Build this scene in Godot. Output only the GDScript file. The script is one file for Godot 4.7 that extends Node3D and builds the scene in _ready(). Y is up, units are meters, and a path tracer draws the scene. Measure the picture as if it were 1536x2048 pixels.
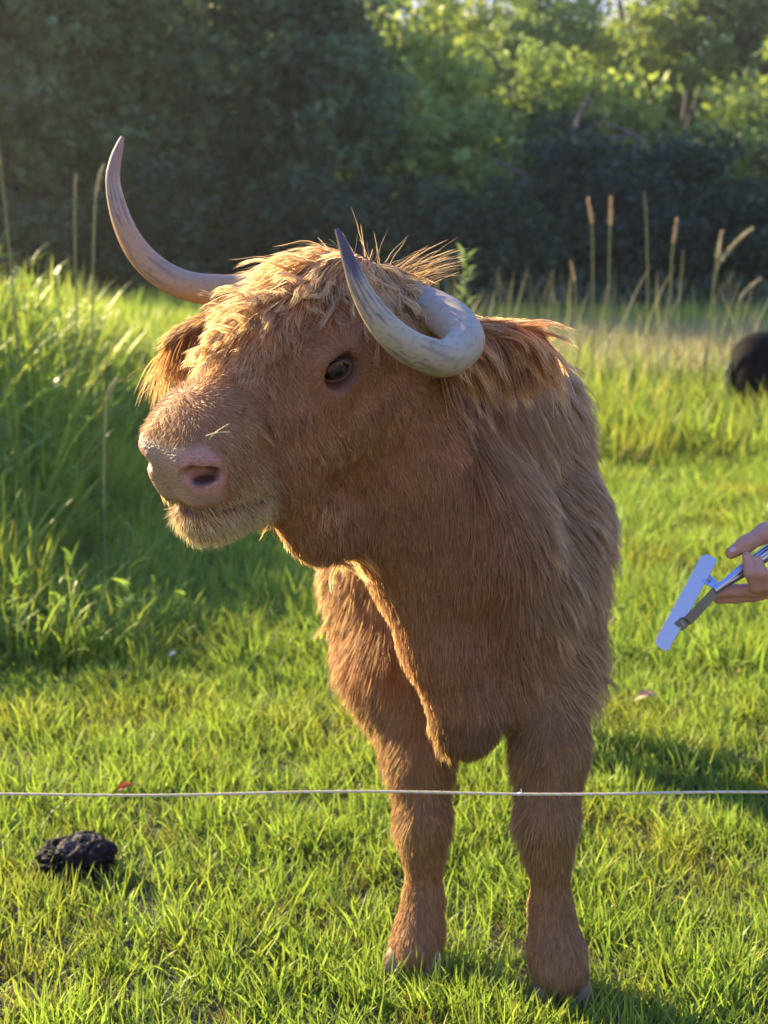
extends Node3D

# ---------------------------------------------------------------- camera frame
const EYE := Vector3(0, 1.3, 0)
const FPX := 2813.0          # focal length in pixels of the 1536 x 2048 picture
const PITCH := 9.4
var rng := RandomNumberGenerator.new()
var noise := FastNoiseLite.new()
var noise2 := FastNoiseLite.new()
var cam_f: Vector3
var cam_u: Vector3
# head frame: F towards the muzzle, U out of the forehead, S to the cow's left
var HF := Vector3(-0.60756, -0.48481, 0.62915)
var HU := Vector3(-0.2466, 0.8681, 0.4308)
var HS := Vector3(0.75502, -0.10659, 0.64698)
var HC: Vector3

func _ready() -> void:
	rng.seed = 7
	noise.seed = 3; noise.frequency = 1.0; noise.noise_type = FastNoiseLite.TYPE_SIMPLEX
	noise2.seed = 11; noise2.frequency = 1.0; noise2.noise_type = FastNoiseLite.TYPE_SIMPLEX
	var p := deg_to_rad(PITCH)
	cam_f = Vector3(0, -sin(p), -cos(p)); cam_u = Vector3(0, cos(p), -sin(p))
	HC = at(685, 738, 2.05) - HS * 0.1
	light_and_camera()
	ground()
	grass()
	trees()
	bank_grass()
	stalks()
	cow()
	black_cow()
	twine()
	groomer()
	person()
	dung()
	litter()

func light_and_camera() -> void:
	var cam := Camera3D.new()
	cam.name = "camera"
	var at_phys := CameraAttributesPhysical.new()
	at_phys.frustum_focal_length = 48.08
	at_phys.frustum_focus_distance = 2.08
	at_phys.exposure_aperture = 5.2
	cam.attributes = at_phys
	cam.fov = 40.0
	cam.near = 0.05
	cam.far = 400.0
	cam.position = EYE
	cam.rotation_degrees = Vector3(-PITCH, 0, 0)
	add_child(cam)
	cam.current = true
	var e := Environment.new()
	e.background_mode = Environment.BG_SKY
	var sky := Sky.new()
	var sm := ProceduralSkyMaterial.new()
	sm.sky_top_color = Color(0.31, 0.49, 0.86)
	sm.sky_horizon_color = Color(0.89, 0.85, 0.77)
	sm.sky_curve = 0.2
	sm.ground_horizon_color = Color(0.45, 0.48, 0.40)
	sm.ground_bottom_color = Color(0.2, 0.22, 0.15)
	sky.sky_material = sm
	e.sky = sky
	e.background_energy_multiplier = 0.60
	e.tonemap_mode = Environment.TONE_MAPPER_LINEAR
	e.tonemap_exposure = 4.1
	e.sdfgi_enabled = true
	e.ssao_enabled = true
	e.ssil_enabled = true
	e.volumetric_fog_enabled = true
	e.volumetric_fog_density = 0.0006
	e.volumetric_fog_albedo = Color(0.95, 0.97, 1.0)
	e.volumetric_fog_anisotropy = 0.6
	var we := WorldEnvironment.new()
	we.name = "world_environment"
	we.environment = e
	add_child(we)
	var sun := DirectionalLight3D.new()
	sun.name = "sun"
	sun.light_energy = 1.6
	sun.light_color = Color(1.0, 0.90, 0.70)
	sun.light_angular_distance = 0.5
	sun.shadow_enabled = true
	add_child(sun)
	sun.look_at_from_position(Vector3.ZERO, -Vector3(-0.75, 0.42, -0.62), Vector3.UP)

# ---------------------------------------------------------------- helpers
func at(px: float, py: float, z: float) -> Vector3:
	return EYE + z * (cam_f + Vector3.RIGHT * ((px - 768.0) / FPX) + cam_u * ((1024.0 - py) / FPX))

func atd(px: float, py: float, d: float) -> Vector3:     # the point of that sight line at distance d along the ground
	var r := cam_f + Vector3.RIGHT * ((px - 768.0) / FPX) + cam_u * ((1024.0 - py) / FPX)
	return EYE + r * (d / -r.z)

func hl(f: float, u: float, s: float) -> Vector3:
	return HC + HF * f + HU * u + HS * s

func to_h(p: Vector3) -> Vector3:
	var q := p - HC
	return Vector3(q.dot(HF), q.dot(HU), q.dot(HS))

func put(called: String, mesh: Mesh, m: Material, parent: Node3D = null) -> MeshInstance3D:
	var o := MeshInstance3D.new()
	o.name = called
	o.mesh = mesh
	if m: o.material_override = m
	if parent:
		o.position = -parent.position if parent.get_parent() == self else Vector3.ZERO
		parent.add_child(o, true)
	else:
		add_child(o, true)
	return o

func base(called: String, where: Vector3) -> Node3D:
	var o := Node3D.new()
	o.name = called
	o.position = where
	add_child(o, true)
	return o

func tag(o: Node, label: String, category: String, group := "", kind := "") -> void:
	if label: o.set_meta("label", label)
	if category: o.set_meta("category", category)
	if group: o.set_meta("group", group)
	if kind: o.set_meta("kind", kind)

func mat(c: Color, rough := 0.8, back := 0.0, spec := 0.5) -> StandardMaterial3D:
	var m := StandardMaterial3D.new()
	m.albedo_color = c.linear_to_srgb()
	m.roughness = rough
	m.metallic_specular = spec
	m.vertex_color_use_as_albedo = true
	m.cull_mode = BaseMaterial3D.CULL_DISABLED
	if back > 0.0:
		m.backlight_enabled = true
		m.backlight = Color(back, back, back)
	return m

func tri_mesh(v: PackedVector3Array, c: PackedColorArray, idx: PackedInt32Array, n := PackedVector3Array()) -> ArrayMesh:
	var a := []
	a.resize(Mesh.ARRAY_MAX)
	a[Mesh.ARRAY_VERTEX] = v
	if c.size(): a[Mesh.ARRAY_COLOR] = c
	if n.size(): a[Mesh.ARRAY_NORMAL] = n
	a[Mesh.ARRAY_INDEX] = idx
	var m := ArrayMesh.new()
	m.add_surface_from_arrays(Mesh.PRIMITIVE_TRIANGLES, a)
	return m

func smooth(e0: float, e1: float, x: float) -> float:
	var t := clampf((x - e0) / (e1 - e0), 0.0, 1.0)
	return t * t * (3.0 - 2.0 * t)

func rand_dir() -> Vector3:
	var z := rng.randf_range(-1, 1)
	var a := rng.randf() * TAU
	var r := sqrt(1.0 - z * z)
	return Vector3(r * cos(a), z, r * sin(a))

func catmull(pts: Array, t: float) -> Vector4:    # Vector4: place and radius
	var n := pts.size() - 1
	var x := clampf(t, 0.0, 1.0) * n
	var i := mini(int(x), n - 1)
	var u := x - i
	var p0: Vector4 = pts[maxi(i - 1, 0)]
	var p1: Vector4 = pts[i]
	var p2: Vector4 = pts[i + 1]
	var p3: Vector4 = pts[mini(i + 2, n)]
	return 0.5 * (2.0 * p1 + (p2 - p0) * u + (2.0 * p0 - 5.0 * p1 + 4.0 * p2 - p3) * u * u + (3.0 * p1 - p0 - 3.0 * p2 + p3) * u * u * u)

# a swept round tube through points (xyz, radius); colour from a callable(t, angle, point)
func sweep(pts: Array, rings: int, sides: int, tint: Callable, ends := true) -> ArrayMesh:
	var v := PackedVector3Array(); var c := PackedColorArray(); var idx := PackedInt32Array(); var nn := PackedVector3Array()
	var up := Vector3(0.3, 0.9, 0.2).normalized()
	var prev := up
	for k in rings + 1:
		var t := float(k) / rings
		var q := catmull(pts, t)
		var q2 := catmull(pts, minf(t + 0.01, 1.0))
		var q1 := catmull(pts, maxf(t - 0.01, 0.0))
		var d := Vector3(q2.x - q1.x, q2.y - q1.y, q2.z - q1.z).normalized()
		prev = (prev - d * prev.dot(d)).normalized()
		var side := d.cross(prev)
		for j in sides + 1:
			var a := TAU * j / sides
			var n := prev * cos(a) + side * sin(a)
			var p := Vector3(q.x, q.y, q.z) + n * maxf(q.w, 0.0001)
			v.append(p); nn.append(n); c.append(tint.call(t, a, p))
	var w := sides + 1
	for k in rings:
		for j in sides:
			var i := k * w + j
			idx.append_array([i, i + w, i + 1, i + 1, i + w, i + w + 1])
	if ends:
		for k in [0, rings]:
			var q := catmull(pts, float(k) / rings)
			var q1 := catmull(pts, 0.02 if k == 0 else 0.98)
			var d := Vector3(q.x - q1.x, q.y - q1.y, q.z - q1.z).normalized()
			v.append(Vector3(q.x, q.y, q.z) + d * q.w * 0.5); nn.append(d); c.append(tint.call(float(k) / rings, 0.0, v[v.size() - 1]))
			var m := v.size() - 1
			for j in sides:
				var i: int = k * w + j
				idx.append_array([m, i, i + 1] if k == 0 else [m, i + 1, i])
	return tri_mesh(v, c, idx, nn)

# ---------------------------------------------------------------- terrain
func hgt(x: float, z: float) -> float:
	var left := smooth(-0.75, -3.2, x) * smooth(-3.9, -7.6, z) * 0.78 * (1.0 - 0.62 * smooth(-8.5, -14.0, z))
	var far := smooth(-8, -16, z) * 0.28 + smooth(-18, -36, z) * 0.2 + smooth(-36, -64, z) * 4.5 * smooth(-9.0, 3.0, x)
	return left + far + 0.025 * noise.get_noise_2d(x * 0.9, z * 0.9) * smooth(-3.6, -7.0, z) + 0.012 * noise.get_noise_2d(x * 2.3, z * 2.3)

func ground() -> void:
	var v := PackedVector3Array(); var c := PackedColorArray(); var idx := PackedInt32Array(); var nn := PackedVector3Array()
	var n := 150
	for j in n + 1:
		for i in n + 1:
			var a := (float(i) / n) * 2.0 - 1.0
			var b := float(j) / n
			var x := signf(a) * (absf(a) * 6.0 + pow(absf(a), 5.0) * 130.0)
			var z := 3.0 - b * 14.0 - pow(b, 6.0) * 130.0 + pow(1.0 - b, 6.0) * 60.0
			v.append(Vector3(x, hgt(x, z) if z < -1.0 else hgt(x, z), z))
			var e := 0.05
			nn.append(Vector3(hgt(x - e, z) - hgt(x + e, z), 2.0 * e, hgt(x, z - e) - hgt(x, z + e)).normalized())
			var g := 0.5 + 0.5 * noise.get_noise_2d(x * 4.0, z * 4.0)
			c.append(Color(0.03, 0.04, 0.014).lerp(Color(0.06, 0.052, 0.024), g * g))
	for j in n:
		for i in n:
			var k := j * (n + 1) + i
			idx.append_array([k, k + n + 1, k + 1, k + 1, k + n + 1, k + n + 2])
	var o := put("ground", tri_mesh(v, c, idx, nn), mat(Color.WHITE, 0.95))
	tag(o, "", "", "", "structure")

# ---------------------------------------------------------------- grass
func blade(v: PackedVector3Array, c: PackedColorArray, idx: PackedInt32Array, root: Vector3, yaw: float, h: float, w: float, lean: float, bend: float, segs: int, c0: Color, c1: Color) -> void:
	var dir := Vector3(cos(yaw), 0, sin(yaw))
	var roll := rng.randf() * TAU
	var side := Vector3(cos(roll), 0, sin(roll)) * w * 0.5
	var p := root
	var ang := lean
	var first := v.size()
	for k in segs:
		var t := float(k) / segs
		var ww := 1.0 - 0.75 * t * t
		v.append(p - side * ww); v.append(p + side * ww)
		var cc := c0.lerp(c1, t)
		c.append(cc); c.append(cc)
		p += (Vector3.UP * cos(ang) + dir * sin(ang)) * (h / segs)
		ang += bend / segs
	v.append(p); c.append(c1)
	for k in segs - 1:
		var i := first + k * 2
		idx.append_array([i, i + 2, i + 1, i + 1, i + 2, i + 3])
	var l := first + (segs - 1) * 2
	idx.append_array([l, l + 2, l + 1])

func tuft(n: int, rad: float, h0: float, h1: float, w0: float, w1: float, lean: float, bend: float, segs: int, dead: float, hue: Color) -> ArrayMesh:
	var v := PackedVector3Array(); var c := PackedColorArray(); var idx := PackedInt32Array()
	for k in n:
		var a := rng.randf() * TAU
		var r := sqrt(rng.randf()) * rad
		var yaw := a + rng.randf_range(-1.2, 1.2)
		var is_dead := rng.randf() < dead
		var t := rng.randf_range(0.7, 1.25)
		var col := Color(0.34, 0.26, 0.13) if is_dead else Color(hue.r * t * rng.randf_range(0.85, 1.2), hue.g * t, hue.b * t)
		var h := rng.randf_range(h0, h1) * (0.6 if is_dead else 1.0)
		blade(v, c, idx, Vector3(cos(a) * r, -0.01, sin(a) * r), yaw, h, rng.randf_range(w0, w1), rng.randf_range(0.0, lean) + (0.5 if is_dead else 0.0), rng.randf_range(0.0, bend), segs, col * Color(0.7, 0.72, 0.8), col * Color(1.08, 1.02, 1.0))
	return tri_mesh(v, c, idx)

func scatter(called: String, meshes: Array, m: Material, places: Array) -> void:   # places: one Array of [Transform3D, Color] per mesh
	for k in meshes.size():
		var mm := MultiMesh.new()
		mm.transform_format = MultiMesh.TRANSFORM_3D
		mm.use_colors = true
		mm.mesh = meshes[k]
		var l: Array = places[k]
		mm.instance_count = l.size()
		for i in l.size():
			mm.set_instance_transform(i, l[i][0])
			mm.set_instance_color(i, l[i][1])
		var o := MultiMeshInstance3D.new()
		o.name = called
		o.multimesh = mm
		o.material_override = m
		add_child(o, true)
		tag(o, "", "", "", "stuff")

func half_width(z: float) -> float:
	return -z * 0.285

func grass() -> void:
	var gm := mat(Color.WHITE, 0.5, 1.0, 0.4)
	var green := Color(0.275, 0.405, 0.05)
	var near := []
	for k in 6: near.append(tuft(15, 0.042, 0.03, 0.092, 0.0026, 0.0062, 0.62, 0.9, 4, 0.11, green))
	var mid := []
	for k in 4: mid.append(tuft(22, 0.10, 0.05, 0.16, 0.004, 0.010, 0.75, 0.9, 3, 0.10, green))
	var far := []
	for k in 3: far.append(tuft(26, 0.22, 0.15, 0.42, 0.008, 0.016, 0.5, 0.8, 3, 0.10, green))
	# short turf close by
	var pl := [[], [], [], [], [], []]
	fill(pl, -1.7, -4.6, 900.0, 1.0, 0.0)
	for w in [atd(826, 1935, 2.41), atd(1122, 1975, 2.30)]:      # longer tufts that the feet stand in
		for i in 46:
			var x: float = w.x + rng.randf_range(-0.13, 0.13)
			var z: float = w.z + rng.randf_range(-0.03, 0.09)
			var k := rng.randf_range(0.9, 1.25)
			pl[i % 6].append([Transform3D(Basis(Vector3.UP, rng.randf() * TAU).scaled(Vector3(k, k, k)), Vector3(x, hgt(x, z), z)), Color(1, 1, 1) * rng.randf_range(0.85, 1.1)])
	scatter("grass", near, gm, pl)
	var pm := [[], [], [], []]
	fill(pm, -4.6, -13.0, 300.0, 1.6, 0.0)
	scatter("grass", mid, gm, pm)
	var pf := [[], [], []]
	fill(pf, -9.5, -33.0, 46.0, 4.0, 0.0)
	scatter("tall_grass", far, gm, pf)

func fill(lists: Array, z0: float, z1: float, density: float, margin: float, _unused: float) -> void:
	var z := z0
	while z > z1:
		var step := 0.25
		var w := half_width(z - step) + margin
		var n := int(density * step * 2.0 * w)
		for i in n:
			var x := rng.randf_range(-w, w)
			var zz := z - rng.randf() * step
			var patch := noise.get_noise_2d(x * 1.6, zz * 1.6)
			var fine := noise2.get_noise_2d(x * 6.0, zz * 6.0)
			var thatch := fine < -0.25 and rng.randf() < 0.7
			var s := 1.0 + 0.35 * patch + rng.randf_range(-0.25, 0.3)
			var dry := clampf(noise2.get_noise_2d(x * 0.9 + 7.0, zz * 0.9) * 1.6 - 0.2, 0.0, 0.7)
			var col := Color(1, 1, 1).lerp(Color(1.2, 0.9, 0.9), dry) * rng.randf_range(0.8, 1.15)
			if thatch:
				s *= 0.72
				col = Color(1.1, 0.72, 0.9) * rng.randf_range(0.5, 0.9)
			if zz < -4.6: s += 0.5 * patch * smooth(-4.6, -7.0, zz)
			var b := Basis(Vector3.UP, rng.randf() * TAU) * Basis(Vector3.RIGHT, rng.randf_range(-0.2, 0.2))
			b = b.scaled(Vector3(1, 1, 1) * maxf(s, 0.45))
			lists[rng.randi() % lists.size()].append([Transform3D(b, Vector3(x, hgt(x, zz), zz)), col])
		z -= step

func bank_grass() -> void:
	# broad-leaved tall grass on the bank on the left
	var gm := mat(Color.WHITE, 0.45, 1.0, 0.4)
	var ms := []
	for k in 5:
		if k < 4:
			ms.append(tuft(22, 0.11, 0.16, 0.46, 0.008, 0.016, 0.65, 1.6, 6, 0.10, Color(0.31, 0.43, 0.055)))
			continue
		# leafy weeds: short broad leaves up several stems
		var v := PackedVector3Array(); var c := PackedColorArray(); var idx := PackedInt32Array()
		for q in 5:
			var a := rng.randf() * TAU
			var foot := Vector3(cos(a), 0, sin(a)) * rng.randf_range(0.02, 0.12)
			var hh := rng.randf_range(0.2, 0.45)
			blade(v, c, idx, foot, a, hh, 0.006, 0.1, 0.25, 4, Color(0.2, 0.26, 0.06), Color(0.24, 0.32, 0.06))
			for l in 9:
				var t := rng.randf_range(0.2, 1.0)
				var tone := rng.randf_range(0.75, 1.25)
				blade(v, c, idx, foot * (1.0 + t * 0.5) + Vector3(0, hh * t * 0.95, 0), rng.randf() * TAU, rng.randf_range(0.05, 0.12), rng.randf_range(0.014, 0.026), rng.randf_range(0.5, 1.2), 0.9, 3, Color(0.2, 0.33, 0.05) * tone, Color(0.27, 0.4, 0.06) * tone)
		ms.append(tri_mesh(v, c, idx))
	var pl := [[], [], [], [], []]
	for i in 5600:
		var z := rng.randf_range(-4.6, -13.0)
		var x := rng.randf_range(-half_width(z) - 1.2, 0.2)
		var edge := -0.62 - (-z - 4.6) * 0.17 + 0.22 * noise.get_noise_2d(x * 2.0, z * 2.0)
		if x > edge: continue
		var cl := noise2.get_noise_2d(x * 2.6, z * 1.8)
		if cl < 0.0: continue
		var s := (0.55 + 0.6 * smooth(edge, edge - 1.0, x)) * rng.randf_range(0.65, 1.2) * (0.75 + 0.6 * cl) * (1.0 + 0.6 * smooth(-1.2, -2.2, x) * smooth(-5.0, -7.0, z))
		var b := Basis(Vector3.UP, rng.randf() * TAU).scaled(Vector3(s, s, s))
		pl[i % 5].append([Transform3D(b, Vector3(x, hgt(x, z), z)), Color(1, 1, 1) * rng.randf_range(0.75, 1.15)])
	var high := []
	for k in 3: high.append(tuft(16, 0.13, 0.55, 1.15, 0.009, 0.019, 0.28, 1.1, 8, 0.08, Color(0.31, 0.43, 0.055)))
	var ph := [[], [], []]
	for i in 34:                     # the high clump on top of the bank
		var z := rng.randf_range(-6.3, -7.9)
		var x := rng.randf_range(-1.38, -2.5)
		var s := rng.randf_range(0.75, 1.05) * (0.4 + 0.6 * smooth(-1.35, -1.75, x))
		ph[i % 3].append([Transform3D(Basis(Vector3.UP, rng.randf() * TAU).scaled(Vector3(s, s, s)), Vector3(x, hgt(x, z), z)), Color(1, 1, 1) * rng.randf_range(0.9, 1.2)])
	scatter("tall_grass", high, gm, ph)
	scatter("tall_grass", ms, gm, pl)
	# pale seeding grass along the far edge of the paddock
	var sv := PackedVector3Array(); var sc := PackedColorArray(); var si := PackedInt32Array()
	for k in 18:
		var a := rng.randf() * TAU
		var r := sqrt(rng.randf()) * 0.25
		blade(sv, sc, si, Vector3(cos(a) * r, 0, sin(a) * r), rng.randf() * TAU, rng.randf_range(0.35, 0.62), rng.randf_range(0.008, 0.016), 0.2, 0.4, 4, Color(0.20, 0.30, 0.07), Color(0.44, 0.36, 0.20))
	var seed_mesh := tri_mesh(sv, sc, si)
	var pp := []
	for i in 3000:
		var z := rng.randf_range(-13.0, -19.0)
		var x := rng.randf_range(-half_width(z) - 3.0, half_width(z) + 3.0)
		if x < -1.0: continue
		var b := Basis(Vector3.UP, rng.randf() * TAU).scaled(Vector3.ONE * rng.randf_range(0.7, 1.15))
		pp.append([Transform3D(b, Vector3(x, hgt(x, z), z)), Color(1, 1, 1) * rng.randf_range(0.7, 1.1)])
	var tv := PackedVector3Array(); var tc := PackedColorArray(); var ti := PackedInt32Array()
	for k in 6:
		var a := rng.randf() * TAU
		blade(tv, tc, ti, Vector3(cos(a), 0, sin(a)) * rng.randf() * 0.4, rng.randf() * TAU, rng.randf_range(0.6, 1.15), rng.randf_range(0.007, 0.012), 0.12, 0.5, 6, Color(0.18, 0.26, 0.08), Color(0.36, 0.34, 0.18))
	var tp := []
	for i in 220:
		var z := rng.randf_range(-12.5, -17.5)
		var x := rng.randf_range(-0.5, half_width(z) + 2.0)
		tp.append([Transform3D(Basis(Vector3.UP, rng.randf() * TAU).scaled(Vector3.ONE * rng.randf_range(0.6, 1.2)), Vector3(x, hgt(x, z), z)), Color(1, 1, 1) * rng.randf_range(0.7, 1.1)])
	scatter("seeding_grass", [seed_mesh, tri_mesh(tv, tc, ti)], gm, [pp, tp])

# ---------------------------------------------------------------- trees
var _dark := []

func leaf_clump(n: int, rad: float, s0: float, s1: float, hue: Color) -> ArrayMesh:
	var v := PackedVector3Array(); var c := PackedColorArray(); var idx := PackedInt32Array()
	for k in n:
		var p := rand_dir() * rad * pow(rng.randf(), 0.5)
		p.y *= 0.6
		var a := (rand_dir() + Vector3(0, -0.4, 0)).normalized()
		var b := a.cross(rand_dir()).normalized()
		var l := rng.randf_range(s0, s1)
		var i := v.size()
		v.append(p - a * l * 0.5); v.append(p + b * l * 0.24); v.append(p + a * l * 0.5); v.append(p - b * l * 0.24)
		var col := hue * rng.randf_range(0.65, 1.35)
		col.a = 1.0
		for q in 4: c.append(col)
		idx.append_array([i, i + 1, i + 2, i, i + 2, i + 3])
	return tri_mesh(v, c, idx)

func trees() -> void:
	var lm := mat(Color.WHITE, 0.55, 0.9, 0.4)
	var bark := mat(Color(0.13, 0.10, 0.075), 0.9)
	var kinds := [
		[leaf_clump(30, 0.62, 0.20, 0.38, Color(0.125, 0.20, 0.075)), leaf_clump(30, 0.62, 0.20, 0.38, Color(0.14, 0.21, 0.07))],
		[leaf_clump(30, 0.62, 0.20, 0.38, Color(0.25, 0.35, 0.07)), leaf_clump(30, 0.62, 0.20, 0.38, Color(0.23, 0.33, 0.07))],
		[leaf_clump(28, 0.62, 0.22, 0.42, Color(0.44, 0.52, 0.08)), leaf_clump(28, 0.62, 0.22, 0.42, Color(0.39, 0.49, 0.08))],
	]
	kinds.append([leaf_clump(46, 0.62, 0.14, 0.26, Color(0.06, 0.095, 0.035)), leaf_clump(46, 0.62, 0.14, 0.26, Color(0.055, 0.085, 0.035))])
	_dark = kinds[0]
	# x, distance, height, crown radius, kind, label
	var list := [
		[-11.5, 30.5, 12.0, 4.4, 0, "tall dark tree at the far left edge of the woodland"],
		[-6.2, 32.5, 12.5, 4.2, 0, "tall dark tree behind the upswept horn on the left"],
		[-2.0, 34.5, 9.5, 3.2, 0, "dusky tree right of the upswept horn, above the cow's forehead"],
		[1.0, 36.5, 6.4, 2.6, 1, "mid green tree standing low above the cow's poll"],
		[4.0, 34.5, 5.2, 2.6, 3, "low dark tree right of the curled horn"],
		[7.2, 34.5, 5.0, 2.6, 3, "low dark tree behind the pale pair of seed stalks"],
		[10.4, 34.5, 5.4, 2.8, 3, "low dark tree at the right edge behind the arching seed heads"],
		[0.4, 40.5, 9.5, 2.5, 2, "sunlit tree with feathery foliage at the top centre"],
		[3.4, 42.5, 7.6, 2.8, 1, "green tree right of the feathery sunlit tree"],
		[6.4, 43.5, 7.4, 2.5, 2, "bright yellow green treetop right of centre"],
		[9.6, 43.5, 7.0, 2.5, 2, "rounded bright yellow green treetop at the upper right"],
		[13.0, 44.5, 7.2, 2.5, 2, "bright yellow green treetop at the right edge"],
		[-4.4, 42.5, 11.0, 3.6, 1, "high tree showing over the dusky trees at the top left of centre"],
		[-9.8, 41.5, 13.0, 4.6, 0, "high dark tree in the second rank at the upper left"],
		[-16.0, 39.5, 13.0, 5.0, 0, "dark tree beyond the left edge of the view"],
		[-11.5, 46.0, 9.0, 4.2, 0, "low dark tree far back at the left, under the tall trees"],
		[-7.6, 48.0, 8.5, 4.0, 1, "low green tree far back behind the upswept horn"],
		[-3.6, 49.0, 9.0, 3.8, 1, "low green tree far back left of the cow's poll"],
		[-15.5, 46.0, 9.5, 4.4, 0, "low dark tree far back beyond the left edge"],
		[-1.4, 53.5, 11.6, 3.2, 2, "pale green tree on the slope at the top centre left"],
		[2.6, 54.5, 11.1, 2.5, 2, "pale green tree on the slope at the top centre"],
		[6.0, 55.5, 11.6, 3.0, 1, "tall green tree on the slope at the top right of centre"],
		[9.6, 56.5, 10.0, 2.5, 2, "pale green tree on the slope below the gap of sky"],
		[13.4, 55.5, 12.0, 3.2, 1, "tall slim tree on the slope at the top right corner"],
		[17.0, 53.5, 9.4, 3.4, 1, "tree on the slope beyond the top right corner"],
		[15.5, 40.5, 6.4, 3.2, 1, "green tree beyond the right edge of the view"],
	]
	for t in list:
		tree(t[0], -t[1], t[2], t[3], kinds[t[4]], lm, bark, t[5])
	# the wood goes on behind: one far mass of foliage
	var fw := [[], []]
	for i in 5200:
		var x := rng.randf_range(-26.0, 30.0)
		var z := rng.randf_range(-60.0, -66.0)
		var top := 11.0 + 2.2 * noise.get_noise_2d(x * 0.22, 3.0)
		var y := hgt(x, z) + rng.randf() * (top - hgt(x, z))
		var k := rng.randf_range(1.2, 2.0)
		fw[i % 2].append([Transform3D(Basis(Vector3.UP, rng.randf() * TAU).scaled(Vector3(k, k, k)), Vector3(x, y, z)), Color(1, 1, 1) * rng.randf_range(0.7, 1.2)])
	scatter("distant_woodland", kinds[1], lm, fw)
	# undergrowth on the slope under the trees
	var ug := [[], []]
	for i in 3600:
		var z := rng.randf_range(-27.0, -62.0)
		var x := rng.randf_range(half_width(z) * -1.0 - 6.0, half_width(z) + 6.0)
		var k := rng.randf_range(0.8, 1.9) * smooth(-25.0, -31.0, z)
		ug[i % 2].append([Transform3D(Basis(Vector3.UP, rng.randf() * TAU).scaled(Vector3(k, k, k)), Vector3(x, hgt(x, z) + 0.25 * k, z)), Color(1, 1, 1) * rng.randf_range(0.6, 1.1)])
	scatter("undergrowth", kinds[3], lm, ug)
	# undergrowth at the foot of the wood
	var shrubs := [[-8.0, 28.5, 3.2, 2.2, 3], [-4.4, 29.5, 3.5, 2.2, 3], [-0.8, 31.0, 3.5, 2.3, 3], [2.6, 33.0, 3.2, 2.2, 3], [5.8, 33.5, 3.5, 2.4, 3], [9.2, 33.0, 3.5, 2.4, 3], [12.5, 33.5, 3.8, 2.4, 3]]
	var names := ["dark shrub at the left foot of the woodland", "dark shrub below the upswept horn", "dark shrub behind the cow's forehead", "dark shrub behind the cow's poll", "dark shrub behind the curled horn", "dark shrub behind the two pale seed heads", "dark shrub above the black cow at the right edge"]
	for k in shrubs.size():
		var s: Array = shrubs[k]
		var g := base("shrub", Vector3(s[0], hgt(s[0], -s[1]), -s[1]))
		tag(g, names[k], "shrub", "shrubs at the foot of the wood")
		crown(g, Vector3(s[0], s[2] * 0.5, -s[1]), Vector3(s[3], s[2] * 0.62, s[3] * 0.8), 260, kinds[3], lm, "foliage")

func crown(g: Node3D, cc: Vector3, r: Vector3, n: int, meshes: Array, m: Material, called := "crown") -> void:
	var spots := []
	var lobes := []
	for k in 15:
		var d := rand_dir()
		lobes.append([cc + Vector3(d.x * r.x, d.y * r.y, d.z * r.z) * rng.randf_range(0.3, 0.72), rng.randf_range(0.34, 0.52)])
	for i in n:
		var lobe: Array = lobes[i % lobes.size()]
		var d := rand_dir()
		var k: float = lobe[1] * pow(rng.randf(), 0.35)
		var p: Vector3 = lobe[0] + Vector3(d.x * r.x, d.y * r.y, d.z * r.z) * k
		if noise.get_noise_3d(p.x * 0.7, p.y * 0.9, p.z * 0.7) < -0.22: continue
		var s := rng.randf_range(0.7, 1.25)
		spots.append([Transform3D(Basis.from_euler(Vector3(rng.randf() * 0.6, rng.randf() * TAU, rng.randf() * 0.6)).scaled(Vector3(s, s, s)), p - g.position), Color(1, 1, 1) * rng.randf_range(0.75, 1.2)])
	var mm := MultiMesh.new()
	mm.transform_format = MultiMesh.TRANSFORM_3D
	mm.use_colors = true
	mm.mesh = meshes[rng.randi() % meshes.size()]
	mm.instance_count = spots.size()
	for i in spots.size():
		mm.set_instance_transform(i, spots[i][0])
		mm.set_instance_color(i, spots[i][1])
	var o := MultiMeshInstance3D.new()
	o.name = called
	o.multimesh = mm
	o.material_override = m
	g.add_child(o, true)
	tag(o, "", "", "", "stuff")

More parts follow.
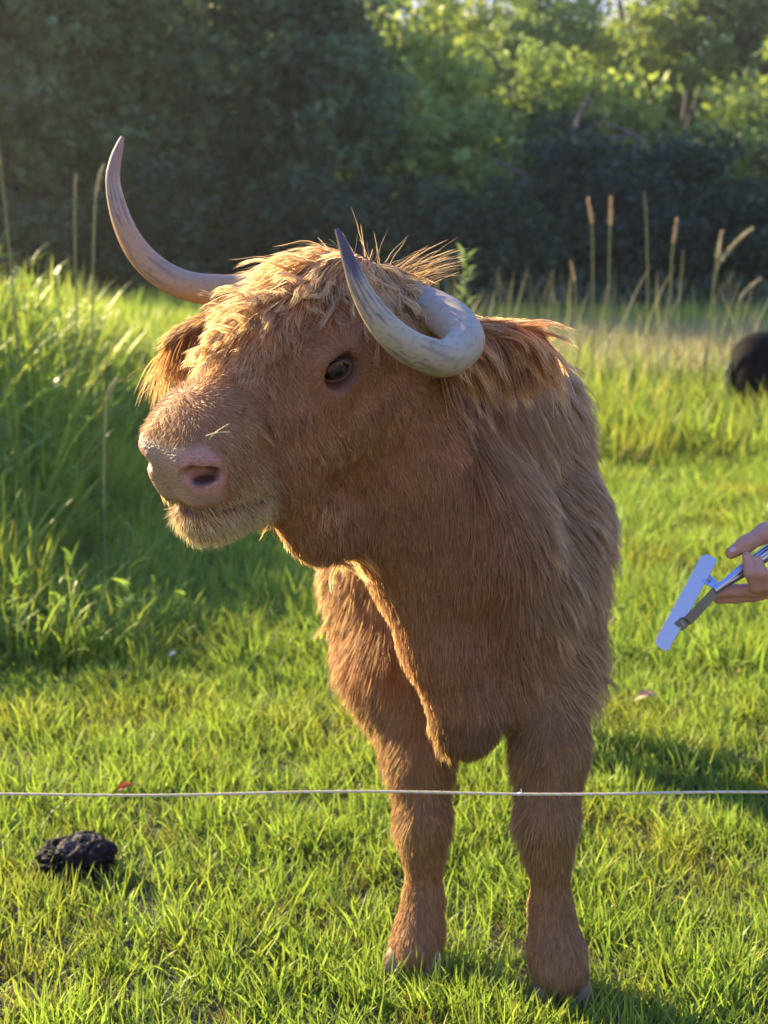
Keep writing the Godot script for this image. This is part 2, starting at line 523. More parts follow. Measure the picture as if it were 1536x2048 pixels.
func tree(x: float, z: float, h: float, r: float, meshes: Array, lm: Material, bark: Material, label: String) -> void:
	var y := hgt(x, z)
	var g := base("tree", Vector3(x, y, z))
	tag(g, label, "tree", "trees of the woodland behind the paddock")
	var st := SurfaceTool.new()
	st.begin(Mesh.PRIMITIVE_TRIANGLES)
	var top := Vector3(x + rng.randf_range(-0.6, 0.6), y + h * 0.8, z)
	var white := func(_t, _a, _p): return Color(1, 1, 1)
	var midp := Vector3(x, y, z).lerp(top, 0.5) + Vector3(rng.randf_range(-0.35, 0.35), 0, 0.1)
	var tr := [Vector4(x, y - 0.1, z, 0.26), Vector4(midp.x, midp.y, midp.z, 0.17), Vector4(top.x, top.y, top.z, 0.05)]
	st.append_from(sweep(tr, 10, 7, white), 0, Transform3D())
	for k in 6:
		var t := rng.randf_range(0.25, 0.85)
		var q := catmull(tr, t)
		var d := rand_dir(); d.y = absf(d.y) * 0.6 + 0.4; d = d.normalized()
		var e := Vector3(q.x, q.y, q.z) + d * r * 0.75
		var mm := Vector3(q.x, q.y, q.z) + d * r * 0.35 + Vector3(0, 0.25, 0)
		st.append_from(sweep([Vector4(q.x, q.y, q.z, q.w * 0.7), Vector4(mm.x, mm.y, mm.z, 0.06), Vector4(e.x, e.y, e.z, 0.025)], 6, 5, white), 0, Transform3D())
	put("trunk", st.commit(), bark, g)
	crown(g, Vector3(x, y + h * 0.52, z), Vector3(r, h * 0.5, r), int(860.0 * r * h / 45.0 * (1.0 if meshes == _dark else 0.75)), meshes, lm)

# ---------------------------------------------------------------- tall stalks
func stalks() -> void:
	var m := mat(Color.WHITE, 0.6, 0.8)
	# tip, lower end of the seed head (pixels), foot pixel x, distance, head radius, label
	var list := [
		[Vector2(1176, 400), Vector2(1184, 448), 1190, 12.5, 0.033, "slim seed stalk with pinkish head, left of the pair on the right"],
		[Vector2(1221, 397), Vector2(1220, 452), 1218, 12.5, 0.034, "straight seed stalk with pale cylindrical head, right of the pair"],
		[Vector2(1288, 385), Vector2(1293, 440), 1300, 13.8, 0.010, "thin bare green stalk between the pale and the pink seed heads"],
		[Vector2(1353, 440), Vector2(1346, 490), 1336, 12.5, 0.030, "leaning stalk with pink brown seed head on the right"],
		[Vector2(1366, 500), Vector2(1364, 540), 1352, 13.1, 0.009, "short bare stalk right of the pink brown seed head"],
		[Vector2(1443, 466), Vector2(1434, 520), 1410, 11.8, 0.034, "upright pale seed head beside the arching one on the right"],
		[Vector2(1503, 460), Vector2(1440, 525), 1405, 11.8, 0.037, "arching pale seed head at the upper right"],
		[Vector2(1520, 560), Vector2(1478, 600), 1455, 11.1, 0.024, "low drooping seed head near the right edge above the black cow"],
		[Vector2(1142, 525), Vector2(1150, 565), 1162, 12.5, 0.024, "short dim seed stalk left of the seed stalk pair"],
		[Vector2(152, 352), Vector2(150, 400), 148, 7.5, 0.012, "straight green stalk on the left bank below the horn tip"],
		[Vector2(207, 330), Vector2(192, 392), 172, 7.5, 0.014, "leaning seed stalk on the left bank beside the upswept horn"],
		[Vector2(-6, 262), Vector2(2, 330), 42, 7.0, 0.012, "arching dry stalk at the far left edge"],
		[Vector2(232, 758), Vector2(214, 800), 190, 5.6, 0.011, "nodding seed head in the tall grass left of the cow's ear"],
	]
	for s in list:
		var d: float = s[3]
		var tip := atd(s[0].x, s[0].y, d)
		var low := atd(s[1].x, s[1].y, d)
		var fx := atd(s[2], 640, d).x
		var foot := Vector3(fx, hgt(fx, -d), -d)
		var g := base("seed_stalk", foot)
		tag(g, s[5], "grass stalk", "tall stalks standing over the paddock grass")
		var hr: float = s[4]
		var mid := foot.lerp(low, 0.55) + Vector3((low.x - foot.x) * -0.12, 0, 0)
		var green := func(t, _a, _p): return Color(0.16, 0.22, 0.06).lerp(Color(0.30, 0.28, 0.12), t)
		put("stem", sweep([Vector4(foot.x, foot.y - 0.02, foot.z, 0.0045 + d * 0.0002), Vector4(mid.x, mid.y, mid.z, 0.0038 + d * 0.0002), Vector4(low.x, low.y, low.z, 0.003 + d * 0.0002), Vector4(tip.x, tip.y, tip.z, 0.002)], 20, 6, green), m, g)
		if hr > 0.009:
			var tan_c := Color(0.5, 0.38, 0.26) if d > 12.2 else Color(0.52, 0.47, 0.30)
			# bristly head: many fine spikelets round the stem
			var v := PackedVector3Array(); var c := PackedColorArray(); var idx := PackedInt32Array()
			for k in 240:
				var t := float(k) / 240.0
				var p := low.lerp(tip, t) + Vector3(0, 0.03 * sin(t * PI) * absf(tip.x - low.x) * 4.0, 0)
				var ax := (tip - low).normalized()
				var o := (rand_dir() - ax * 0.2).cross(ax).normalized()
				var e := p + o * hr * rng.randf_range(0.5, 1.1) * (1.0 - 0.45 * t) + ax * hr * 0.9
				var sd := o.cross(ax) * 0.17 * hr
				var i := v.size()
				v.append(p - sd); v.append(p + sd); v.append(e)
				var cc := tan_c * rng.randf_range(0.75, 1.2); cc.a = 1
				for q in 3: c.append(cc)
				idx.append_array([i, i + 1, i + 2])
			put("seed_head", tri_mesh(v, c, idx), m, g)
	# young leafy shoot behind the cow's neck
	var sh := base("leafy_shoot", Vector3(atd(935, 620, 9.0).x, 0.0, -9.0))
	tag(sh, "pale green leafy shoot standing alone behind the cow's neck", "plant")
	var v := PackedVector3Array(); var c := PackedColorArray(); var idx := PackedInt32Array()
	var top := atd(928, 500, 9.0)
	for k in 34:
		var p: Vector3 = sh.position.lerp(top, rng.randf_range(0.72, 0.98))
		blade(v, c, idx, p, rng.randf() * TAU, rng.randf_range(0.08, 0.15), 0.03, rng.randf_range(0.3, 1.3), 0.9, 4, Color(0.2, 0.3, 0.08), Color(0.26, 0.36, 0.1))
	put("leaf", tri_mesh(v, c, idx), m, sh)
	put("stem", sweep([Vector4(sh.position.x, 0, -9.0, 0.008), Vector4(top.x, top.y, top.z, 0.004)], 6, 6, func(_t, _a, _p): return Color(0.15, 0.22, 0.08)), m, sh)

# ---------------------------------------------------------------- distance fields
var fa := PackedVector3Array()
var fb := PackedVector3Array()
var fra := PackedFloat32Array()
var frb := PackedFloat32Array()
var fk := PackedFloat32Array()
var fkind := PackedInt32Array()      # 0 tapered capsule, 1 ellipsoid, +2 carved away
var fbas := []

func clear_field() -> void:
	fa.clear(); fb.clear(); fra.clear(); frb.clear(); fk.clear(); fkind.clear(); fbas.clear()

func cap(a: Vector3, ra: float, b: Vector3, rb: float, k := 0.04, carve := false) -> void:
	fa.append(a); fb.append(b - a); fra.append(ra); frb.append(rb); fk.append(k); fkind.append(2 if carve else 0); fbas.append(null)

func ell(o: Vector3, x: Vector3, y: Vector3, r: Vector3, k := 0.03, carve := false) -> void:   # axes x, y and their cross
	x = x.normalized()
	var z := x.cross(y).normalized()
	y = z.cross(x)
	fa.append(o); fb.append(r); fra.append(minf(r.x, minf(r.y, r.z))); frb.append(0); fk.append(k); fkind.append(3 if carve else 1)
	fbas.append(Basis(x, y, z).transposed())

func one(i: int, p: Vector3) -> float:
	var q := p - fa[i]
	if fkind[i] & 1:
		q = fbas[i] * q
		var r := fb[i]
		var k0 := (q / r).length()
		var k1 := (q / (r * r)).length()
		return k0 * (k0 - 1.0) / maxf(k1, 1e-6) if k0 > 1e-4 else -fra[i]
	var ba := fb[i]
	var h := clampf(q.dot(ba) / maxf(ba.length_squared(), 1e-9), 0.0, 1.0)
	return (q - ba * h).length() - lerpf(fra[i], frb[i], h)

func field(p: Vector3, list: PackedInt32Array) -> float:
	var d := 10.0
	for i in list:
		var e := one(i, p)
		var k := fk[i]
		if fkind[i] >= 2:
			e = -e
			var h := maxf(k - absf(d - e), 0.0) / k
			d = maxf(d, e) + h * h * k * 0.25
		else:
			var h := maxf(k - absf(d - e), 0.0) / k
			d = minf(d, e) - h * h * k * 0.25
	return d

# surface nets over the box; skip(centre) drops triangles
func nets(lo: Vector3, hi: Vector3, cell: float, keep: Callable) -> Array:
	const B := 6
	var nb := Vector3i(((hi - lo) / (cell * B)).ceil())
	var nx := nb.x * B + 2; var ny := nb.y * B + 2; var nz := nb.z * B + 2
	var g := PackedFloat32Array(); g.resize(nx * ny * nz); g.fill(1e9)
	var vid := PackedInt32Array(); vid.resize(nx * ny * nz); vid.fill(-1)
	var all := PackedInt32Array(range(fa.size()))
	var hd := cell * (B + 1) * 0.87
	var blocks := []
	for bz in nb.z:
		for by in nb.y:
			for bx in nb.x:
				var o := lo + Vector3(bx, by, bz) * (cell * B)
				var ctr := o + Vector3.ONE * (cell * B * 0.5)
				if absf(field(ctr, all)) > hd * 1.5 + 0.01: continue
				var act := PackedInt32Array()
				for i in all:
					if one(i, ctr) < hd * 2.2 + fk[i]: act.append(i)
				blocks.append(Vector3i(bx, by, bz) * B)
				for z in B + 1:
					for y in B + 1:
						var row := ((bz * B + z) * ny + by * B + y) * nx + bx * B
						for x in B + 1:
							if g[row + x] > 1e8:
								g[row + x] = field(o + Vector3(x, y, z) * cell, act)
	var v := PackedVector3Array()
	var sx := 1; var sy := nx; var sz := nx * ny
	var corner := [0, sx, sy, sx + sy, sz, sx + sz, sy + sz, sx + sy + sz]
	var cpos := [Vector3(0, 0, 0), Vector3(1, 0, 0), Vector3(0, 1, 0), Vector3(1, 1, 0), Vector3(0, 0, 1), Vector3(1, 0, 1), Vector3(0, 1, 1), Vector3(1, 1, 1)]
	var edges := [[0, 1], [2, 3], [4, 5], [6, 7], [0, 2], [1, 3], [4, 6], [5, 7], [0, 4], [1, 5], [2, 6], [3, 7]]
	var cells := PackedInt32Array()
	for bo in blocks:
		for z in B:
			for y in B:
				var row: int = ((bo.z + z) * ny + bo.y + y) * nx + bo.x
				for x in B:
					var i := row + x
					var neg := 0
					for k in 8:
						if g[i + corner[k]] < 0.0: neg += 1
					if neg == 0 or neg == 8: continue
					var sum := Vector3.ZERO
					var cnt := 0
					for e in edges:
						var a: float = g[i + corner[e[0]]]
						var b: float = g[i + corner[e[1]]]
						if (a < 0.0) != (b < 0.0):
							sum += cpos[e[0]].lerp(cpos[e[1]], a / (a - b)); cnt += 1
					vid[i] = v.size()
					cells.append(i)
					v.append(lo + (Vector3(bo.x + x, bo.y + y, bo.z + z) + sum / cnt) * cell)
	var idx := PackedInt32Array()
	for i in cells:
		var s := g[i] < 0.0
		for axis in 3:
			var st: int = [sx, sy, sz][axis]
			var u: int = [sy, sz, sx][axis]
			var w: int = [sz, sx, sy][axis]
			if i + st >= g.size() or g[i + st] > 1e8: continue
			if s == (g[i + st] < 0.0): continue
			if i - u - w < 0: continue
			var a := vid[i]; var b := vid[i - u]; var c := vid[i - u - w]; var d := vid[i - w]
			if a < 0 or b < 0 or c < 0 or d < 0: continue
			if not keep.call((v[a] + v[c]) * 0.5): continue
			if s: idx.append_array([a, c, b, a, d, c])
			else: idx.append_array([a, b, c, a, c, d])
	var n := PackedVector3Array(); n.resize(v.size())
	for t in range(0, idx.size(), 3):
		var fn := (v[idx[t + 2]] - v[idx[t]]).cross(v[idx[t + 1]] - v[idx[t]])
		for q in 3: n[idx[t + q]] += fn
	for i in n.size(): n[i] = n[i].normalized()
	return [v, n, idx]


# ---------------------------------------------------------------- the cow
var ear_a := []     # near, far: root, tip
var ear_b := []
var cow_root: Node3D
var hv := PackedVector3Array()
var hc := PackedColorArray()
var hi := PackedInt32Array()

func cow_field() -> void:
	clear_field()
	# trunk
	cap(Vector3(0.155, 0.80, -2.80), 0.225, Vector3(0.195, 0.80, -3.65), 0.275, 0.1)
	cap(Vector3(0.21, 0.98, -2.78), 0.145, Vector3(0.25, 0.96, -3.85), 0.155, 0.12)
	cap(Vector3(0.12, 0.88, -3.9), 0.17, Vector3(0.37, 0.88, -3.9), 0.165, 0.12)
	# hind legs
	for x in [0.09, 0.41]:
		cap(Vector3(x, 0.72, -3.9), 0.15, Vector3(x, 0.46, -4.05), 0.075, 0.08)
		cap(Vector3(x, 0.46, -4.05), 0.06, Vector3(x, 0.12, -3.95), 0.042, 0.04)
		cap(Vector3(x, 0.12, -3.95), 0.045, Vector3(x, 0.05, -3.92), 0.05, 0.03)
	# neck: crest, side, throat, dewlap, brisket
	cap(hl(-0.13, -0.04, 0), 0.10, Vector3(0.21, 1.02, -2.70), 0.165, 0.08)
	cap(hl(-0.10, -0.11, 0.0), 0.09, Vector3(0.17, 0.86, -2.62), 0.195, 0.08)
	cap(hl(-0.05, -0.18, -0.01), 0.05, atd(905, 1200, 2.44), 0.115, 0.06)
	cap(hl(0.14, -0.115, 0.0), 0.045, at(640, 1058, 2.235), 0.040, 0.05)
	cap(at(640, 1058, 2.235), 0.040, at(835, 1000, 2.37), 0.09, 0.06)
	cap(at(815, 1080, 2.33), 0.055, atd(875, 1290, 2.34), 0.052, 0.06)
	cap(hl(-0.09, -0.12, 0.02), 0.09, at(910, 1060, 2.43), 0.16, 0.05)
	cap(atd(880, 1290, 2.34), 0.055, atd(932, 1450, 2.37), 0.058, 0.05)
	cap(atd(1000, 1180, 2.5), 0.15, atd(985, 1330, 2.5), 0.11, 0.08)
	# shoulders and front legs
	cap(atd(780, 1150, 2.78), 0.13, atd(800, 1340, 2.66), 0.105, 0.07)
	cap(atd(800, 1340, 2.66), 0.10, atd(842, 1520, 2.55), 0.058, 0.05)
	cap(atd(842, 1520, 2.55), 0.055, atd(848, 1640, 2.52), 0.047, 0.04)
	cap(atd(848, 1640, 2.51), 0.046, atd(848, 1700, 2.52), 0.038, 0.03)
	cap(atd(848, 1700, 2.53), 0.035, atd(848, 1800, 2.53), 0.034, 0.03)
	cap(atd(846, 1800, 2.53), 0.034, atd(838, 1870, 2.51), 0.044, 0.03)
	cap(atd(838, 1870, 2.51), 0.044, atd(826, 1910, 2.48), 0.046, 0.03)
	cap(atd(1075, 1050, 2.62), 0.125, atd(1095, 1300, 2.55), 0.085, 0.07)
	cap(atd(1095, 1300, 2.55), 0.085, atd(1100, 1500, 2.45), 0.062, 0.05)
	cap(atd(1102, 1500, 2.45), 0.062, atd(1094, 1640, 2.42), 0.053, 0.04)
	cap(atd(1094, 1640, 2.41), 0.050, atd(1098, 1710, 2.42), 0.038, 0.03)
	cap(atd(1098, 1710, 2.43), 0.036, atd(1102, 1820, 2.43), 0.035, 0.03)
	cap(atd(1102, 1820, 2.43), 0.036, atd(1112, 1900, 2.41), 0.048, 0.03)
	cap(atd(1112, 1900, 2.41), 0.048, atd(1120, 1945, 2.38), 0.052, 0.03)
	# head
	cap(hl(-0.14, 0.0, 0), 0.095, hl(0.02, 0.015, 0), 0.085, 0.03)
	for s in [-1.0, 1.0]:
		cap(hl(-0.14, -0.02, 0.055 * s), 0.075, hl(0.0, -0.01, 0.05 * s), 0.058, 0.03)
		cap(hl(-0.075, -0.11, 0.052 * s), 0.072, hl(0.12, -0.08, 0.032 * s), 0.052, 0.03)
		cap(hl(-0.02, 0.028, 0.085 * s), 0.02, hl(0.025, 0.02, 0.083 * s), 0.018, 0.03)
		cap(hl(0.03, -0.035, 0.078 * s), 0.022, hl(0.10, -0.03, 0.062 * s), 0.02, 0.04)
		cap(hl(0.19, 0.0, 0.035 * s), 0.05, hl(0.236, -0.010, 0.036 * s), 0.047, 0.03)
		cap(hl(0.19, -0.06, 0.034 * s), 0.045, hl(0.243, -0.055, 0.03 * s), 0.04, 0.025)
		# horn sheath
	cap(hl(0.0, 0.01, 0), 0.08, hl(0.21, 0.0, 0), 0.052, 0.04)
	cap(hl(-0.06, -0.165, 0.0), 0.06, hl(0.16, -0.115, 0), 0.045, 0.05)
	for s in [-1.0, 1.0]: cap(hl(0.235, -0.110, 0.012 * s), 0.038, hl(0.12, -0.132, 0.028 * s), 0.043, 0.03)
	cap(hl(0.17, -0.118, 0), 0.045, hl(0.246, -0.108, 0), 0.038, 0.03)
	cap(hl(-0.165, 0.01, 0.05), 0.04, at(838, 610, 2.145), 0.031, 0.03)
	cap(hl(-0.165, 0.02, -0.05), 0.04, at(540, 588, 2.26), 0.026, 0.03)
	# ears: flattened leaves
	for k in 2:
		var a: Vector3 = ear_a[k]
		var b: Vector3 = ear_b[k]
		var ax := (b - a)
		var w := HU if k == 0 else HU
		ell(a.lerp(b, 0.5), ax, w, Vector3(ax.length() * 0.56, 0.046, 0.016), 0.025)
		cap(a.lerp(b, -0.15), 0.03, a.lerp(b, 0.3), 0.028, 0.03)
	# the hollow under the jaw bone
	for s in [-1.0, 1.0]:
		cap(hl(0.16, -0.148, 0.075 * s), 0.010, hl(0.06, -0.19, 0.095 * s), 0.018, 0.03, true)
		cap(hl(0.06, -0.19, 0.095 * s), 0.018, hl(-0.03, -0.20, 0.13 * s), 0.012, 0.035, true)
	# carved: nostrils, mouth line, eye sockets
	for s in [-1.0, 1.0]:
		ell(hl(0.274, -0.012, 0.066 * s), HF * -0.041 - HU * 0.012 + HS * 0.010 * s, HU, Vector3(0.027, 0.0125, 0.034), 0.010, true)
		ell(hl(0.290, -0.022, 0.066 * s), HF * -0.03 - HU * 0.02 + HS * 0.010 * s, HU, Vector3(0.014, 0.008, 0.016), 0.010, true)
		cap(hl(0.016, 0.0, 0.103 * s), 0.022, hl(0.0, 0.0, 0.106 * s), 0.022, 0.012, true)
		cap(hl(0.290, -0.078, 0.0), 0.006, hl(0.25, -0.092, 0.058 * s), 0.006, 0.014, true)
		cap(hl(0.25, -0.092, 0.062 * s), 0.006, hl(0.17, -0.116, 0.070 * s), 0.004, 0.014, true)

func in_head(p: Vector3) -> bool:
	var q := to_h(p)
	if q.x > -0.17 and q.y > -0.25 and absf(q.z) < 0.2 and q.x < 0.45: return true
	for k in 2:
		var a: Vector3 = ear_a[k]
		var ab: Vector3 = ear_b[k] - a
		var h := clampf((p - a).dot(ab) / ab.length_squared(), 0.0, 1.2)
		if (p - a - ab * h).length() < 0.075: return true
	return false

func lip_line(q: Vector3) -> float:
	return q.y - lerpf(-0.078, -0.116, smooth(0.295, 0.165, q.x))

func skin_tint(p: Vector3, n: Vector3, head: bool) -> Color:
	var q := to_h(p)
	var col := Color(0.27, 0.13, 0.05)
	if head:
		col = Color(0.27, 0.12, 0.045)
		var pad := smooth(0.25, 0.275, q.x + 0.03 * n.dot(HF)) * smooth(-0.07, -0.058, q.y) * smooth(0.036, 0.026, q.y)
		col = col.lerp(Color(0.34, 0.215, 0.135), pad)
		for s in [-1.0, 1.0]:
			var dn := (p - hl(0.270, -0.012, 0.064 * s)).length()
			col = col.lerp(Color(0.50, 0.22, 0.16), 0.7 * smooth(0.045, 0.028, dn))
			col = col.lerp(Color(0.06, 0.02, 0.015), smooth(0.028, 0.020, dn) * smooth(0.92, 0.7, n.dot((HF * 0.5 + HS * s).normalized())))
			if q.x > 0.15: col = col.lerp(Color(0.10, 0.05, 0.03), 0.8 * smooth(0.012, 0.004, absf(lip_line(q))))
			var de := (p - hl(0, 0, 0.098 * s)).length()
			col = col.lerp(Color(0.16, 0.07, 0.045), smooth(0.04, 0.026, de))
	var t := 1.0 + 0.16 * noise.get_noise_3d(p.x * 60.0, p.y * 60.0, p.z * 60.0) + 0.16 * noise2.get_noise_3d(p.x * 190.0, p.y * 190.0, p.z * 190.0)
	return Color(col.r * t, col.g * t, col.b * t)

func strand(p: Vector3, n: Vector3, dir: Vector3, l: float, w: float, grav: float, curl: float, segs: int, c0: Color, c1: Color) -> void:
	var d := dir
	var roll := rng.randf_range(-0.9, 0.9)
	var side := (n.cross(d).normalized() * cos(roll) + n * sin(roll)) * w * 0.5
	var first := hv.size()
	var step := l / segs
	var wob := rand_dir() * curl
	p -= n * minf(0.0015, l * 0.02)
	for k in segs:
		var t := float(k) / segs
		var ww := 1.0 - 0.55 * t
		hv.append(p - side * ww); hv.append(p + side * ww)
		var c := c0.lerp(c1, t)
		hc.append(c); hc.append(c)
		p += d * step
		d = (d + Vector3(0, -grav, 0) + wob * sin(t * 9.0 + curl * 20.0)).normalized()
		if d.dot(n) < -0.05: d = (d - n * (d.dot(n) + 0.02)).normalized()
	hv.append(p); hc.append(c1)
	for k in segs - 1:
		var i := first + k * 2
		hi.append(i); hi.append(i + 2); hi.append(i + 1); hi.append(i + 1); hi.append(i + 2); hi.append(i + 3)
	var e := first + (segs - 1) * 2
	hi.append(e); hi.append(e + 2); hi.append(e + 1)

# length, width, lift, gravity, curl, density per square metre, segments
func groom(p: Vector3, n: Vector3, head: bool) -> Array:
	var q := to_h(p)
	if head:
		for k in 2:
			var a: Vector3 = ear_a[k]
			var ab: Vector3 = ear_b[k] - a
			var h := (p - a).dot(ab) / ab.length_squared()
			if h > 0.1 and (p - a - ab * clampf(h, 0, 1)).length() < 0.065:
				var dir := ab.normalized() * 0.55 + Vector3(0, -0.75, 0) + n * 0.2
				if k == 1: dir = ab.normalized() * 0.7 + Vector3(0, -0.6, 0) + n * 0.2
				var inner := smooth(0.1, 0.7, n.dot(HF * 0.7 - HU * 0.3)) * smooth(1.0, 0.75, h)
				var top := smooth(0.2, 0.7, n.dot(HU))
				if top > 0.3: return [0.035, 0.0014, 0.2, 0.06, 0.12, 80000.0, 4, ab.normalized() + Vector3(0, -0.1, 0), Color(0.50, 0.27, 0.11), Color(0.78, 0.58, 0.32)]
				return [lerpf(0.105, 0.06, inner) * (0.8 + 0.3 * h), 0.0016, 0.32, 0.24, 0.18, 62000.0, 5, dir, Color(0.50, 0.22, 0.08).lerp(Color(0.26, 0.09, 0.03), inner), Color(0.78, 0.54, 0.27).lerp(Color(0.42, 0.18, 0.07), inner * 0.8)]
		if (p - hl(0.008, 0.0, 0.100)).length() < 0.030 or (p - hl(0, 0, -0.100)).length() < 0.029: return []
		var pad := q.x > 0.245 and n.dot(HF) > 0.12 and q.y < 0.03 and q.y > -0.066
		if pad: return []
		if q.x > 0.20 and (p - hl(0.275, -0.004, 0.062)).length() < 0.034: return []
		if q.x > 0.19 and absf(lip_line(q)) < 0.0045: return []
		if q.x > 0.14:      # muzzle and chin
			var gold := smooth(-0.04, -0.1, q.y) * smooth(0.13, 0.19, q.x)
			var far_in := smooth(0.19, 0.14, q.x)
			return [0.015 + 0.008 * gold, 0.0011, 0.42, 0.05, 0.1, 95000.0, 2, HF * -0.35 + Vector3(0, -0.6, 0) + n * 0.3, Color(0.537, 0.362, 0.199).lerp(Color(0.716, 0.568, 0.330), gold).lerp(Color(0.47, 0.25, 0.11), far_in), Color(0.711, 0.531, 0.315).lerp(Color(0.840, 0.739, 0.489), gold).lerp(Color(0.60, 0.35, 0.16), far_in)]
		var up := n.dot(HU)
		var eye_d := (p - hl(0.008, 0.0, 0.1)).length()
		if q.z < -0.07 and q.x < 0.05 and up > -0.2: return [0.045, 0.0017, 0.14, 0.10, 0.2, 62000.0, 5, HF * 0.7 + Vector3(0, -0.4, 0) - HS * 0.2, Color(0.602, 0.379, 0.207), Color(0.840, 0.639, 0.385)]
		var edge := 0.042 - 0.34 * (q.x + 0.05)
		if q.x < 0.11 and up > 0.1 and q.z < edge and eye_d > 0.072 or q.x < -0.115 and q.y > -0.01:      # forelock
			var from := q - Vector3(-0.19, 0.05, 0.02)
			var dir := HF * (0.5 + from.x) + HS * (from.z * 4.5 - 0.15) + HU * 0.1 + Vector3(0, -0.2, 0)
			var l := lerpf(0.12, 0.055, smooth(-0.14, 0.09, q.x))
			if q.z > 0.0:
				l = lerpf(l, 0.045, smooth(0.0, 0.05, q.z))
				dir += HS * 0.5 * smooth(0.02, 0.06, q.z)
			return [l, 0.0019, 0.42, 0.10, 0.42, 62000.0, 8, dir, Color(0.650, 0.416, 0.221), Color(0.840, 0.647, 0.378)]
		if up > 0.2 and q.z < 0.05 and (eye_d > 0.09 or q.z < 0.02):        # bridge of the nose
			var l := lerpf(0.045, 0.015, smooth(0.02, 0.15, q.x))
			return [l, 0.0017, 0.24, 0.06, 0.22, 85000.0, 4, HF * 0.5 + HS * q.z * 7.0 + Vector3(0, -0.2, 0), Color(0.606, 0.372, 0.196), Color(0.840, 0.585, 0.321)]
		if eye_d < 0.058: return [lerpf(0.006, 0.02, smooth(0.03, 0.058, eye_d)), 0.0013, 0.12, 0.01, 0.08, 110000.0, 3, (p - hl(0.008, 0.0, 0.1)) * 10.0 + Vector3(0, -0.25, 0), Color(0.514, 0.289, 0.157), Color(0.669, 0.409, 0.226)]
		var l := lerpf(0.010, 0.016, smooth(0.04, 0.12, eye_d))
		return [l * 1.2, 0.0013, 0.19, 0.02, 0.12, 125000.0, 3, Vector3(0, -0.8, 0) - HF * 0.3, Color(0.542, 0.314, 0.166), Color(0.728, 0.443, 0.248)]
	# body
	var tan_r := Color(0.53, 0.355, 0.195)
	var tan_t := Color(0.70, 0.51, 0.315)
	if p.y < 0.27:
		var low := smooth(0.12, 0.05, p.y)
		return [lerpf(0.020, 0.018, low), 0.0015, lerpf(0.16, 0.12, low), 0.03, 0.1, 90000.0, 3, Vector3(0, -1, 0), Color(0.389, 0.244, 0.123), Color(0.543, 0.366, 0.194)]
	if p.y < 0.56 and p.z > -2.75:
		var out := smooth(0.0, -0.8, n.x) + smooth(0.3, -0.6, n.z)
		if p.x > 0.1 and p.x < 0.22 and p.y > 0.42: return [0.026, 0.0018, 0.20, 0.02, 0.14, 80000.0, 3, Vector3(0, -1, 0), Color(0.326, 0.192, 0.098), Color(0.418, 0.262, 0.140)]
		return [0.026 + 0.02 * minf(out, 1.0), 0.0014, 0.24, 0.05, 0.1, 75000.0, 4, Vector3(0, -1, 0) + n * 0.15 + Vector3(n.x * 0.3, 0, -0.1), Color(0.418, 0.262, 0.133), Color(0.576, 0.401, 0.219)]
	var front := smooth(-0.05, 0.5, n.z) * smooth(0.31, 0.17, p.x) * smooth(-2.75, -2.55, p.z)
	var length := lerpf(0.085, 0.03, front)
	if p.x < 0.05 and n.x < -0.2 and p.z < -2.45: length = 0.075
	if p.y > 1.0: length = 0.10
	if p.z > -2.48 and p.x < 0.14: length = minf(length, 0.026)      # throat and dewlap
	var dir := Vector3(0.25 + 0.5 * smooth(0.1, 0.4, p.x), -0.9, -0.45)
	if n.x < 0.0 and p.z < -2.45: dir = Vector3(-0.1, -0.8, -0.4)
	dir = dir.lerp(Vector3(0.05, -1.0, 0), front)
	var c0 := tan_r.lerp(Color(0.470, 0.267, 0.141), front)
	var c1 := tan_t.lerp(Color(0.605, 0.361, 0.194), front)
	return [length, lerpf(0.0020, 0.0017, front), lerpf(0.2, 0.19, front), lerpf(0.12, 0.03, front), lerpf(0.24, 0.15, front), lerpf(46000.0, 74000.0, front), 3 if front > 0.6 else 6, dir, c0, c1]

